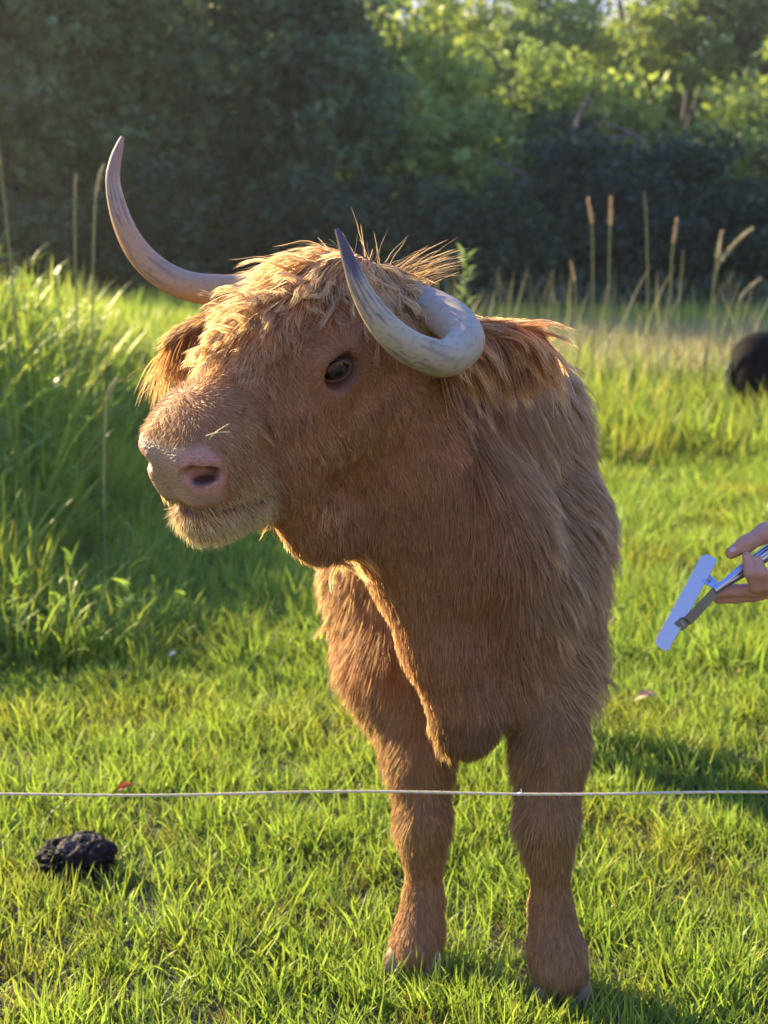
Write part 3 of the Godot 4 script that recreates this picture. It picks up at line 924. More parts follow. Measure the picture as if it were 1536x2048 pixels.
func fur(m: Array, head: bool) -> void:
	var v: PackedVector3Array = m[0]
	var nn: PackedVector3Array = m[1]
	var idx: PackedInt32Array = m[2]
	for t in range(0, idx.size(), 3):
		var a := v[idx[t]]; var b := v[idx[t + 1]]; var c := v[idx[t + 2]]
		var ctr := (a + b + c) / 3.0
		var n := (nn[idx[t]] + nn[idx[t + 1]] + nn[idx[t + 2]]).normalized()
		var facing := n.dot((EYE - ctr).normalized())
		var g := groom(ctr, n, head)
		if g.is_empty(): continue
		var share := 1.0 if facing > -0.45 else 0.12
		if ctr.z < -3.1: share *= 0.45
		var want: float = (b - a).cross(c - a).length() * 0.5 * g[5] * share * FUR
		var cnt := int(want + rng.randf())
		for k in cnt:
			var r1 := rng.randf(); var r2 := rng.randf()
			if r1 + r2 > 1.0: r1 = 1.0 - r1; r2 = 1.0 - r2
			var p := a + (b - a) * r1 + (c - a) * r2
			var d: Vector3 = g[7]
			var l: float = g[0]
			# locks: neighbouring hairs share a bend
			var s1 := 26.0
			var lock := Vector3(noise.get_noise_3d(p.x * s1, p.y * s1, p.z * s1), noise2.get_noise_3d(p.x * s1, p.y * s1, p.z * s1), noise.get_noise_3d(p.z * s1 + 9.0, p.x * s1, p.y * s1))
			d = (d - n * d.dot(n)).normalized()
			var curl: float = g[4]
			d = d + lock * curl * 2.6 + rand_dir() * (0.12 + curl * 0.4)
			d = (d - n * d.dot(n)).normalized() + n * (g[2] + rng.randf_range(-0.06, 0.10) + lock.x * g[2] * (0.8 if l > 0.04 else 0.15))
			d = d.normalized()
			var tone := rng.randf_range(0.74, 1.22) * (1.0 + 0.22 * lock.y)
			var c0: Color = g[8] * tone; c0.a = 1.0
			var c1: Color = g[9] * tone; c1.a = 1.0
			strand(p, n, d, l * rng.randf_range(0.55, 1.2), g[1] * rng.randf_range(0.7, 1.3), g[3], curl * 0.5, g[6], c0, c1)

const FUR := 1.0

# a lock: hairs that leave the skin side by side and run together at the tip
func lock(p: Vector3, n: Vector3, dir: Vector3, l: float, rad: float, count: int, grav: float, curl: float, lift: float, c0: Color, c1: Color) -> void:
	var d := (dir - n * dir.dot(n)).normalized() + n * lift
	d = d.normalized()
	var path := [p - n * 0.004]
	var segs := 8
	var ax := rand_dir()
	var ph := rng.randf() * TAU
	var q: Vector3 = path[0]
	for k in segs:
		var t := float(k) / segs
		q += d * l / segs
		path.append(q)
		d = (d + Vector3(0, -grav, 0) + d.cross(ax).normalized() * curl * sin(t * 7.0 + ph)).normalized()
		if d.dot(n) < -0.1: d = (d - n * (d.dot(n) + 0.05)).normalized()
	var tx := n.cross(dir).normalized()
	var ty := n.cross(tx)
	for i in count:
		var a := rng.randf() * TAU
		var r := sqrt(rng.randf()) * rad
		var off := tx * cos(a) * r + ty * sin(a) * r + n * rng.randf_range(-0.2, 0.3) * rad
		var stop := rng.randf_range(0.7, 1.0)
		var spread := rng.randf_range(0.05, 0.5)
		var jit := rand_dir() * 0.004
		var w := rng.randf_range(0.0012, 0.0022)
		var tone := rng.randf_range(0.72, 1.25)
		var e0 := c0 * tone; e0.a = 1.0
		var e1 := c1 * tone; e1.a = 1.0
		var first := hv.size()
		var side := (tx * cos(a * 3.0) + n * sin(a * 3.0) * 0.7) * w * 0.5
		for k in segs:
			var t := float(k) / segs
			var c: Vector3 = path[0].lerp(path[1], 0.0) if k == 0 else path[0]
			var x := t * stop * segs
			var fi := mini(int(x), segs - 1)
			c = path[fi].lerp(path[fi + 1], x - fi)
			c += off * lerpf(1.0, spread, t) + jit * t
			hv.append(c - side * (1.0 - 0.5 * t)); hv.append(c + side * (1.0 - 0.5 * t))
			var cc := e0.lerp(e1, t)
			hc.append(cc); hc.append(cc)
		var xe := stop * segs
		var fe := mini(int(xe), segs - 1)
		hv.append(path[fe].lerp(path[fe + 1], xe - fe) + off * spread + jit * 1.2); hc.append(e1)
		for k in segs - 1:
			var b := first + k * 2
			hi.append(b); hi.append(b + 2); hi.append(b + 1); hi.append(b + 1); hi.append(b + 2); hi.append(b + 3)
		var e := first + (segs - 1) * 2
		hi.append(e); hi.append(e + 2); hi.append(e + 1)

# locks over the triangles that a callable picks: it returns [] or [dir, length, radius, hairs, gravity, curl, lift, root, tip, per square metre]
func locks(m: Array, pick: Callable) -> void:
	var v: PackedVector3Array = m[0]
	var nn: PackedVector3Array = m[1]
	var idx: PackedInt32Array = m[2]
	for t in range(0, idx.size(), 3):
		var a := v[idx[t]]
		var n := nn[idx[t]]
		if n.dot((EYE - a).normalized()) < -0.5: continue
		var g: Array = pick.call(a, n)
		if g.is_empty(): continue
		var area := (v[idx[t + 1]] - a).cross(v[idx[t + 2]] - a).length() * 0.5
		if rng.randf() > area * g[9]: continue
		var k := rng.randf_range(0.8, 1.2)
		lock(a, n, g[0] + rand_dir() * 0.35, g[1] * rng.randf_range(0.6, 1.25), g[2] * rng.randf_range(0.6, 1.3), g[3], g[4], g[5], g[6], g[7] * k, g[8] * k)

func head_locks(p: Vector3, n: Vector3) -> Array:
	var q := to_h(p)
	var gold0 := Color(0.605, 0.391, 0.218)
	var gold1 := Color(0.840, 0.665, 0.410)
	if q.z < -0.07 and q.x < 0.05 and (p - ear_a[1]).length() > 0.07: return []
	if q.x < -0.10 and q.z < -0.045: return []
	if q.x < -0.10 and n.y > 0.3 and q.y > 0.02:        # from the poll
		var d := HF * 0.5 + HS * (q.z * 3.0 - 0.12)
		if q.z > 0.03: d = HS * 0.9 + HF * 0.25
		return [d, 0.14 if q.z < 0.03 else 0.08, 0.010, 32, 0.10, 0.34, 0.34 if q.z > 0.0 else 0.18, gold0, gold1, 9000.0]
	if q.x < 0.10 and n.dot(HU) > 0.2 and q.z < 0.040 - 0.3 * (q.x + 0.05) and (p - hl(0, 0, 0.1)).length() > 0.078:       # forehead curls
		return [HF * 0.6 + HS * (q.z * 4.0 + 0.1) + Vector3(0, -0.2, 0), 0.085, 0.009, 28, 0.08, 0.55, 0.32, Color(0.556, 0.352, 0.199), Color(0.785, 0.598, 0.359), 6500.0]
	if q.x < 0.13 and n.dot(HU) > 0.2 and q.z < 0.04 and (p - hl(0, 0, 0.1)).length() > 0.085: return [HF * 0.6 + HS * q.z * 6.0 + Vector3(0, -0.3, 0), 0.045, 0.007, 18, 0.06, 0.35, 0.16, Color(0.554, 0.340, 0.188), Color(0.730, 0.521, 0.305), 5000.0]
	if q.x > -0.12 and q.x < 0.16 and q.z > 0.0 and (p - hl(0, 0, 0.1)).length() > 0.075 and n.dot(HU) > -0.8:
		var near_top := smooth(0.0, 0.5, n.dot(HU))
		return [Vector3(0, -0.7, 0) + HF * (0.45 * near_top - 0.25 + 0.5 * noise.get_noise_3d(p.x * 9.0, p.y * 9.0, p.z * 9.0)), lerpf(0.038, 0.055, near_top), 0.009, 22, 0.02, 0.34, 0.10, Color(0.46, 0.25, 0.11), Color(0.66, 0.42, 0.21), 2600.0]
	for k in 2:
		var a: Vector3 = ear_a[k]
		var ab: Vector3 = ear_b[k] - a
		var h := (p - a).dot(ab) / ab.length_squared()
		if h > 0.15 and (p - a - ab * clampf(h, 0, 1)).length() < 0.06:
			return [ab.normalized() * 0.8 + Vector3(0, -0.6, 0), 0.085, 0.010, 26, 0.13, 0.22, 0.35, Color(0.638, 0.347, 0.175), Color(0.840, 0.605, 0.337), 3500.0]
	return []

func body_locks(p: Vector3, n: Vector3) -> Array:
	if p.y < 0.62 or p.z < -3.4: return []
	if n.z > 0.45 and p.x < 0.24 and p.y < 1.0: return []
	if n.x < -0.1:
		return [Vector3(-0.2, -0.8, -0.3), 0.08, 0.010, 20, 0.08, 0.3, 0.32, Color(0.489, 0.324, 0.154), Color(0.676, 0.513, 0.259), 1500.0] if p.x < 0.06 and p.z < -2.5 else []
	return [Vector3(0.4 + 0.5 * smooth(0.1, 0.4, p.x), -0.85, -0.3), 0.115, 0.014, 30, 0.10, 0.20, 0.10, Color(0.54, 0.365, 0.205), Color(0.73, 0.54, 0.335), 1500.0]

func flush_hair(called: String, parent: Node3D, m: Material) -> void:
	if hv.is_empty(): return
	var o := put(called, tri_mesh(hv, hc, hi), m, parent)
	tag(o, "", "", "", "stuff")
	hv = PackedVector3Array(); hc = PackedColorArray(); hi = PackedInt32Array()

func horn_tint(far: bool) -> Callable:
	return func(t: float, a: float, _p: Vector3) -> Color:
		var streak := noise.get_noise_3d(cos(a) * 2.6, sin(a) * 2.6, t * 5.0) + 0.5 * noise2.get_noise_3d(cos(a) * 7.0, sin(a) * 7.0, t * 16.0)
		var speck := noise2.get_noise_3d(cos(a) * 9.0, sin(a) * 9.0, t * 60.0)
		var c := Color(0.29, 0.24, 0.18).lerp(Color(0.41, 0.34, 0.20), smooth(0.05, 0.4, t))
		if far: c = Color(0.33, 0.21, 0.12).lerp(Color(0.42, 0.25, 0.11), smooth(0.05, 0.5, t)).lerp(Color(0.37, 0.30, 0.24), smooth(0.55, 0.75, t))
		c = c.lerp(Color(0.09, 0.08, 0.07), smooth(0.02, 0.5, streak) * 0.85 * smooth(0.2, 0.6, t))
		c = c.lerp(Color(0.22, 0.16, 0.11), smooth(0.15, 0.5, speck) * 0.6)
		c = c * (1.0 - 0.16 * smooth(0.3, 0.9, sin(t * 150.0 + 3.0 * streak)) * smooth(0.4, 0.05, t)); c.a = 1.0
		c = c.lerp(Color(0.095, 0.08, 0.085) if not far else Color(0.30, 0.23, 0.20), smooth(0.70, 0.80, t + streak * 0.05))
		return c

func px4(x: float, y: float, z: float, r: float) -> Vector4:
	var p := at(x, y, z)
	return Vector4(p.x, p.y, p.z, r)

func cow() -> void:
	ear_a = [hl(-0.155, -0.06, 0.12), hl(-0.11, -0.015, -0.14)]
	ear_b = [at(1085, 690, 2.17), at(342, 705, 2.38)]
	cow_field()
	cow_root = base("highland_cow", Vector3(0.2, 0, -2.5))
	tag(cow_root, "shaggy ginger highland cow with two long curved horns, head turned to the left", "cow")
	var head: Array = nets(HC - Vector3(0.48, 0.36, 0.36), HC + Vector3(0.46, 0.30, 0.40), 0.0055, func(p): return in_head(p))
	var body: Array = nets(Vector3(-0.22, 0.0, -4.25), Vector3(0.7, 1.32, -1.9), 0.013, func(p): return not in_head(p))
	var v := PackedVector3Array(); var c := PackedColorArray(); var idx := PackedInt32Array(); var nn := PackedVector3Array()
	var wet := PackedInt32Array()
	for m in [head, body]:
		var off := v.size()
		for i in m[0].size(): c.append(skin_tint(m[0][i], m[1][i], m == head))
		v.append_array(m[0]); nn.append_array(m[1])
		for t in range(0, m[2].size(), 3):
			var q := to_h(m[0][m[2][t]])
			var pad: bool = m == head and q.x > 0.24 and q.y < 0.028 and q.y > -0.062 and m[1][m[2][t]].dot(HF) > 0.1
			for k in 3:
				if pad: wet.append(m[2][t + k] + off)
				else: idx.append(m[2][t + k] + off)
	var skin := mat(Color.WHITE, 0.62, 0.0, 0.35)
	var nose := mat(Color.WHITE, 0.46, 0.0, 0.5)
	var pores := NoiseTexture2D.new()
	pores.width = 256; pores.height = 256; pores.seamless = true
	var pn := FastNoiseLite.new()
	pn.noise_type = FastNoiseLite.TYPE_CELLULAR; pn.frequency = 0.06; pn.seed = 5
	pores.noise = pn
	nose.heightmap_enabled = true
	nose.heightmap_texture = pores
	nose.heightmap_scale = 0.24
	nose.uv1_triplanar = true
	nose.uv1_scale = Vector3.ONE * 14.0
	var bm := tri_mesh(v, c, idx, nn)
	var arr := []
	arr.resize(Mesh.ARRAY_MAX)
	arr[Mesh.ARRAY_VERTEX] = v; arr[Mesh.ARRAY_COLOR] = c; arr[Mesh.ARRAY_NORMAL] = nn; arr[Mesh.ARRAY_INDEX] = wet
	bm.add_surface_from_arrays(Mesh.PRIMITIVE_TRIANGLES, arr)
	var bo := put("body", bm, null, cow_root)
	bo.set_surface_override_material(0, skin)
	bo.set_surface_override_material(1, nose)
	var hair := mat(Color(1.06, 1.07, 0.98), 0.5, 1.15, 0.4)
	if FUR > 0.0:
		fur(head, true)
		locks(head, head_locks)
		# stray hairs standing off the skyline: place, lean, length, hairs
		for t in [[-0.20, 0.05, -0.01, Vector3(-0.25, 1.0, 0.1), 0.075, 7], [-0.19, 0.055, 0.02, Vector3(0.12, 1.0, 0.0), 0.06, 8], [-0.205, 0.04, 0.07, Vector3(1.0, 0.55, -0.1), 0.085, 34], [-0.21, 0.03, 0.085, Vector3(1.0, 0.35, -0.2), 0.08, 34], [-0.20, 0.045, 0.045, Vector3(0.7, 0.8, 0.1), 0.06, 22], [-0.20, 0.045, -0.05, Vector3(-0.6, 0.6, 0.2), 0.05, 12]]:
			for k in t[5]:
				strand(hl(t[0], t[1], t[2]) + rand_dir() * 0.014, HU, (t[3] + rand_dir() * 0.28).normalized(), t[4] * rng.randf_range(0.5, 1.2), 0.0013, rng.randf_range(0.03, 0.14), 0.16, 7, Color(0.50, 0.32, 0.16), Color(0.74, 0.56, 0.33))
		for t in [[-0.18, 0.055, -0.03, Vector3(-0.8, -0.05, 0.55), 0.13, 0.012, 44, 0.12], [-0.165, 0.055, -0.05, Vector3(-0.85, -0.15, 0.5), 0.15, 0.012, 50, 0.12], [-0.175, 0.06, 0.005, Vector3(0.1, 0.1, 1.0), 0.15, 0.011, 46, 0.13], [-0.165, 0.06, 0.02, Vector3(0.2, 0.05, 1.0), 0.16, 0.012, 46, 0.14], [-0.17, 0.06, -0.02, Vector3(-0.15, 0.1, 1.0), 0.16, 0.012, 46, 0.13], [-0.11, 0.075, 0.0, Vector3(-0.1, -0.3, 1.0), 0.14, 0.011, 40, 0.12], [-0.09, 0.07, -0.03, Vector3(-0.4, -0.3, 1.0), 0.13, 0.011, 40, 0.12], [-0.08, 0.07, 0.02, Vector3(0.0, -0.4, 1.0), 0.12, 0.010, 40, 0.12], [-0.04, 0.065, -0.02, Vector3(-0.2, -0.5, 1.0), 0.12, 0.010, 36, 0.12], [-0.03, 0.065, 0.01, Vector3(0.0, -0.6, 1.0), 0.11, 0.010, 36, 0.12], [0.0, 0.06, 0.0, Vector3(0.05, -0.8, 0.8), 0.10, 0.010, 36, 0.12], [-0.05, 0.07, 0.035, Vector3(-0.15, -0.6, 0.8), 0.12, 0.011, 40, 0.10], [-0.02, 0.065, 0.03, Vector3(-0.2, -0.7, 0.7), 0.12, 0.011, 40, 0.10], [0.02, 0.06, 0.02, Vector3(-0.2, -0.7, 0.7), 0.10, 0.010, 36, 0.10], [0.05, 0.055, 0.015, Vector3(-0.25, -0.7, 0.6), 0.09, 0.010, 36, 0.09], [-0.08, 0.075, 0.045, Vector3(0.0, -0.5, 0.9), 0.12, 0.010, 36, 0.10], [0.03, 0.055, -0.01, Vector3(-0.3, -0.6, 0.6), 0.10, 0.010, 36, 0.10], [0.0, 0.065, 0.04, Vector3(-0.2, -0.8, 0.6), 0.09, 0.009, 30, 0.08]]:
			lock(hl(t[0], t[1], t[2]), HU, t[3], t[4], t[5], t[6], t[7], 0.30, 0.25, Color(0.52, 0.33, 0.16), Color(0.74, 0.56, 0.33))
		whiskers()
		flush_hair("head_hair", cow_root, hair)
		fur(body, false)
		locks(body, body_locks)
		flush_hair("coat", cow_root, hair)
	# horns
	var hm := mat(Color.WHITE, 0.5, 0.0, 0.3)
	hm.subsurf_scatter_enabled = true
	hm.subsurf_scatter_strength = 0.12
	var near := [px4(822, 603, 2.16, 0.029), px4(858, 616, 2.12, 0.0305), px4(905, 643, 2.06, 0.0305), px4(930, 684, 2.0, 0.0285), px4(893, 716, 1.95, 0.0265), px4(840, 705, 1.925, 0.0245), px4(795, 678, 1.91, 0.0225), px4(752, 631, 1.905, 0.0185), px4(718, 573, 1.905, 0.0138), px4(696, 515, 1.91, 0.0092), px4(682, 477, 1.915, 0.006), px4(673, 459, 1.92, 0.0028)]
	var far := [px4(600, 590, 2.24, 0.024), px4(548, 586, 2.27, 0.0245), px4(490, 581, 2.31, 0.0255), px4(435, 580, 2.35, 0.0258), px4(376, 572, 2.39, 0.0250), px4(320, 546, 2.42, 0.0243), px4(272, 497, 2.44, 0.0212), px4(241, 433, 2.45, 0.0172), px4(226, 366, 2.45, 0.0130), px4(230, 325, 2.445, 0.0105), px4(239, 293, 2.44, 0.0070), px4(245, 274, 2.44, 0.0030)]
	var h1 := put("horn", sweep(near, 120, 40, horn_tint(false)), hm, cow_root)
	h1.set_meta("label", "horn curling forward in a loop over the eye, dark at its tip")
	var h2 := put("horn", sweep(far, 120, 40, horn_tint(true)), hm, cow_root)
	h2.set_meta("label", "horn sweeping out and up to a point")
	eyes()
	hooves()

func whiskers() -> void:
	for k in 260:
		var s := rng.randf_range(-1.0, 1.0)
		var f := rng.randf_range(0.17, 0.30)
		var p := hl(f, rng.randf_range(-0.14, -0.10) + 0.10 * smooth(0.26, 0.30, f), s * 0.055)
		var d := (Vector3(0, -0.8, 0) + HF * rng.randf_range(0.1, 0.9) + HS * s * 0.5 + rand_dir() * 0.25).normalized()
		strand(p, d, d, rng.randf_range(0.012, 0.04), 0.0007, 0.04, 0.06, 4, Color(0.6, 0.48, 0.3), Color(0.75, 0.65, 0.45))

func eyes() -> void:
	var em := mat(Color.WHITE, 0.12, 0.0, 0.34)
	var lid := mat(Color(0.11, 0.05, 0.03), 0.6, 0.0, 0.3)
	for s in [1.0, -1.0]:
		var o := hl(0.004, 0.0, 0.0865 * s)
		var fwd: Vector3 = (HS * s + HF * 0.5 + HU * 0.05).normalized()
		var r := 0.0212
		var v := PackedVector3Array(); var c := PackedColorArray(); var idx := PackedInt32Array(); var nn := PackedVector3Array()
		var ux := (HF - fwd * HF.dot(fwd)).normalized()
		var uy := fwd.cross(ux)
		for i in 25:
			for j in 33:
				var th := PI * 0.62 * i / 24.0
				var ph := TAU * j / 32.0
				var n: Vector3 = fwd * cos(th) + (ux * cos(ph) + uy * sin(ph)) * sin(th)
				v.append(o + n * r); nn.append(n)
				var ex := sin(th) * cos(ph) / 0.34
				var ey := sin(th) * sin(ph) / 0.20
				var col := Color(0.05, 0.028, 0.016).lerp(Color(0.02, 0.012, 0.008), smooth(0.4, 0.62, sin(th)))
				if ex * ex + ey * ey < 1.0: col = Color(0.006, 0.006, 0.008)
				if th > 1.05: col = Color(0.10, 0.06, 0.045)
				c.append(col)
		for i in 24:
			for j in 32:
				var k := i * 33 + j
				idx.append_array([k, k + 1, k + 33, k + 1, k + 34, k + 33])
		put("eye", tri_mesh(v, c, idx, nn), em, cow_root)
		for up in [1.0, -1.0]:
			var pts := []
			for k in 9:
				var a := PI * k / 8.0
				var x := cos(a) * 0.0225
				var y: float = sin(a) * (0.0130 if up > 0 else 0.0120) * up
				var depth := sqrt(maxf(0.0, 0.0214 * 0.0214 - x * x * 0.8 - y * y))
				var q: Vector3 = o + ux * x + HU * (y + 0.001) + fwd * (depth + 0.0005)
				pts.append(Vector4(q.x, q.y, q.z, (0.0040 if up > 0 else 0.0030) if k > 0 and k < 8 else 0.0024))
			put("eyelid", sweep(pts, 24, 8, func(_t, _a, _p): return Color(1, 1, 1)), lid, cow_root)
		# lashes
		for k in 22:
			var a := PI * rng.randf_range(0.1, 0.9)
			var q: Vector3 = o + ux * cos(a) * 0.0225 + HU * (sin(a) * 0.0170 + 0.001) + fwd * 0.018
			strand(q, fwd, (fwd * 0.9 + HU * 0.1 + Vector3(0, -0.3, 0) + ux * cos(a) * 0.6).normalized(), rng.randf_range(0.010, 0.018), 0.0006, 0.1, 0.02, 3, Color(0.30, 0.17, 0.08), Color(0.45, 0.28, 0.14))
	flush_hair("eyelash", cow_root, mat(Color.WHITE, 0.5, 0.6))

func hooves() -> void:
	var hm := mat(Color.WHITE, 0.45)
	var white := func(t, a, _p): return Color(0.24, 0.16, 0.085).lerp(Color(0.08, 0.06, 0.035), t) * (1.0 + 0.12 * sin(a * 9.0))
	for w in [atd(826, 1922, 2.475), atd(1122, 1958, 2.375), Vector3(0.09, 0.04, -3.9), Vector3(0.41, 0.04, -3.9)]:
		for s in [-1.0, 1.0]:
			var x: float = w.x + s * 0.026
			var pts := [Vector4(x, 0.050, w.z - 0.010, 0.018), Vector4(x + s * 0.003, 0.041, w.z + 0.001, 0.025), Vector4(x + s * 0.006, 0.019, w.z + 0.011, 0.030), Vector4(x + s * 0.007, -0.01, w.z + 0.018, 0.031)]
			put("hoof", sweep(pts, 10, 16, white), hm, cow_root)

func black_cow() -> void:
	var o := Vector3(3.52, hgt(3.52, -11.8), -11.8)
	clear_field()
	cap(o + Vector3(-0.30, 0.42, 0), 0.30, o + Vector3(0.75, 0.44, 0.1), 0.34, 0.1)
	cap(o + Vector3(-0.42, 0.50, 0.05), 0.20, o + Vector3(-0.45, 0.30, 0.1), 0.2, 0.12)
	cap(o + Vector3(0.85, 0.5, 0.1), 0.22, o + Vector3(1.25, 0.66, 0.2), 0.14, 0.12)
	cap(o + Vector3(1.25, 0.68, 0.2), 0.12, o + Vector3(1.55, 0.56, 0.3), 0.075, 0.06)
	cap(o + Vector3(1.22, 0.74, 0.10), 0.04, o + Vector3(1.2, 0.74, -0.05), 0.03, 0.04)
	cap(o + Vector3(1.26, 0.74, 0.30), 0.04, o + Vector3(1.28, 0.74, 0.45), 0.03, 0.04)
	cap(o + Vector3(-0.1, 0.15, 0.28), 0.12, o + Vector3(-0.45, 0.1, 0.4), 0.07, 0.08)
	cap(o + Vector3(0.8, 0.15, 0.3), 0.09, o + Vector3(0.5, 0.08, 0.45), 0.06, 0.06)
	var m: Array = nets(o + Vector3(-0.8, -0.05, -0.5), o + Vector3(1.75, 1.0, 0.65), 0.035, func(_p): return true)
	var c := PackedColorArray()
	for p in m[0]:
		var t := 1.0 + 0.4 * noise.get_noise_3d(p.x * 9.0, p.y * 9.0, p.z * 9.0)
		c.append(Color(0.007, 0.0065, 0.007) * t)
	var g := base("black_cow", o)
	tag(g, "black cow lying in the long grass at the right edge", "cow")
	put("body", tri_mesh(m[0], c, m[2], m[1]), mat(Color.WHITE, 0.8, 0.0, 0.2), g)
	put("tail", sweep([Vector4(o.x - 0.58, o.y + 0.55, o.z + 0.05, 0.025), Vector4(o.x - 0.68, o.y + 0.4, o.z + 0.1, 0.02), Vector4(o.x - 0.66, o.y + 0.15, o.z + 0.18, 0.03)], 10, 8, func(_t, _a, _p): return Color(0.012, 0.011, 0.012)), mat(Color.WHITE, 0.5), g)

# ---------------------------------------------------------------- fence line
func twine() -> void:
	var a := atd(-700, 1597, 1.72)
	var b := atd(2236, 1592, 1.72)
	var g := base("fence_twine", a.lerp(b, 0.5))
	tag(g, "thin white and yellow twisted electric fence twine stretched in front of the cow's legs", "fence twine")
	var m := mat(Color.WHITE, 0.55, 0.25)
	var ax := (b - a).normalized()
	var up := Vector3.UP
	var out := ax.cross(up).normalized()
	var length := (b - a).length()
	var sag := func(t: float) -> Vector3: return Vector3(0, 0.006 * cos((t - 0.5) * PI) - 0.002 * sin(t * 23.0), 0)
	for k in 4:
		var v := PackedVector3Array(); var idx := PackedInt32Array(); var nn := PackedVector3Array(); var c := PackedColorArray()
		var rings := 2200
		var tint := Color(0.70, 0.61, 0.40) if k != 2 else Color(0.66, 0.52, 0.06)
		for i in rings + 1:
			var t := float(i) / rings
			var ph := TAU * (length * t / 0.014) + TAU * k / 4.0
			var ctr: Vector3 = a.lerp(b, t) + sag.call(t) + (up * cos(ph) + out * sin(ph)) * 0.00098
			for j in 5:
				var an := TAU * j / 5.0
				var n := up * cos(an) + out * sin(an)
				v.append(ctr + n * 0.00098); nn.append(n); c.append(tint)
		for i in rings:
			for j in 5:
				var p := i * 5 + j
				var q := i * 5 + (j + 1) % 5
				idx.append_array([p, p + 5, q, q, p + 5, q + 5])
		put("strand", tri_mesh(v, c, idx, nn), m, g)
	var kt := (1040.0 + 700.0) / 2936.0
	var kp: Vector3 = a.lerp(b, kt) + sag.call(kt)
	var kn := []
	for i in 14:
		var an := TAU * i / 4.5
		kn.append(Vector4(kp.x + i * 0.0004 - 0.0028, kp.y + cos(an) * 0.002, kp.z + sin(an) * 0.002, 0.0007))
	kn.append(Vector4(kp.x + 0.001, kp.y + 0.007, kp.z + 0.002, 0.0006))
	put("knot", sweep(kn, 70, 6, func(_t, _a, _p): return Color(0.74, 0.70, 0.62)), m, g)

# ---------------------------------------------------------------- shedding blade and the hand that holds it
const GZ := 2.02

func slab(outline: PackedVector2Array, o: Vector3, ex: Vector3, ey: Vector3, thick: float) -> ArrayMesh:
	var st := SurfaceTool.new()
	st.begin(Mesh.PRIMITIVE_TRIANGLES)
	st.set_smooth_group(-1)
	var ez := ex.cross(ey).normalized()
	var tris := Geometry2D.triangulate_polygon(outline)
	for side in [1.0, -1.0]:
		for i in range(0, tris.size(), 3):
			for k in [0, 1, 2]:
				var q := outline[tris[i + k]]
				st.add_vertex(o + ex * q.x + ey * q.y + ez * thick * 0.5 * side)
	for i in outline.size():
		var p := outline[i]; var q := outline[(i + 1) % outline.size()]
		var a := o + ex * p.x + ey * p.y; var b := o + ex * q.x + ey * q.y
		var h := ez * thick * 0.5
		for w in [a + h, a - h, b + h, b + h, a - h, b - h]: st.add_vertex(w)
	st.generate_normals()
	return st.commit()

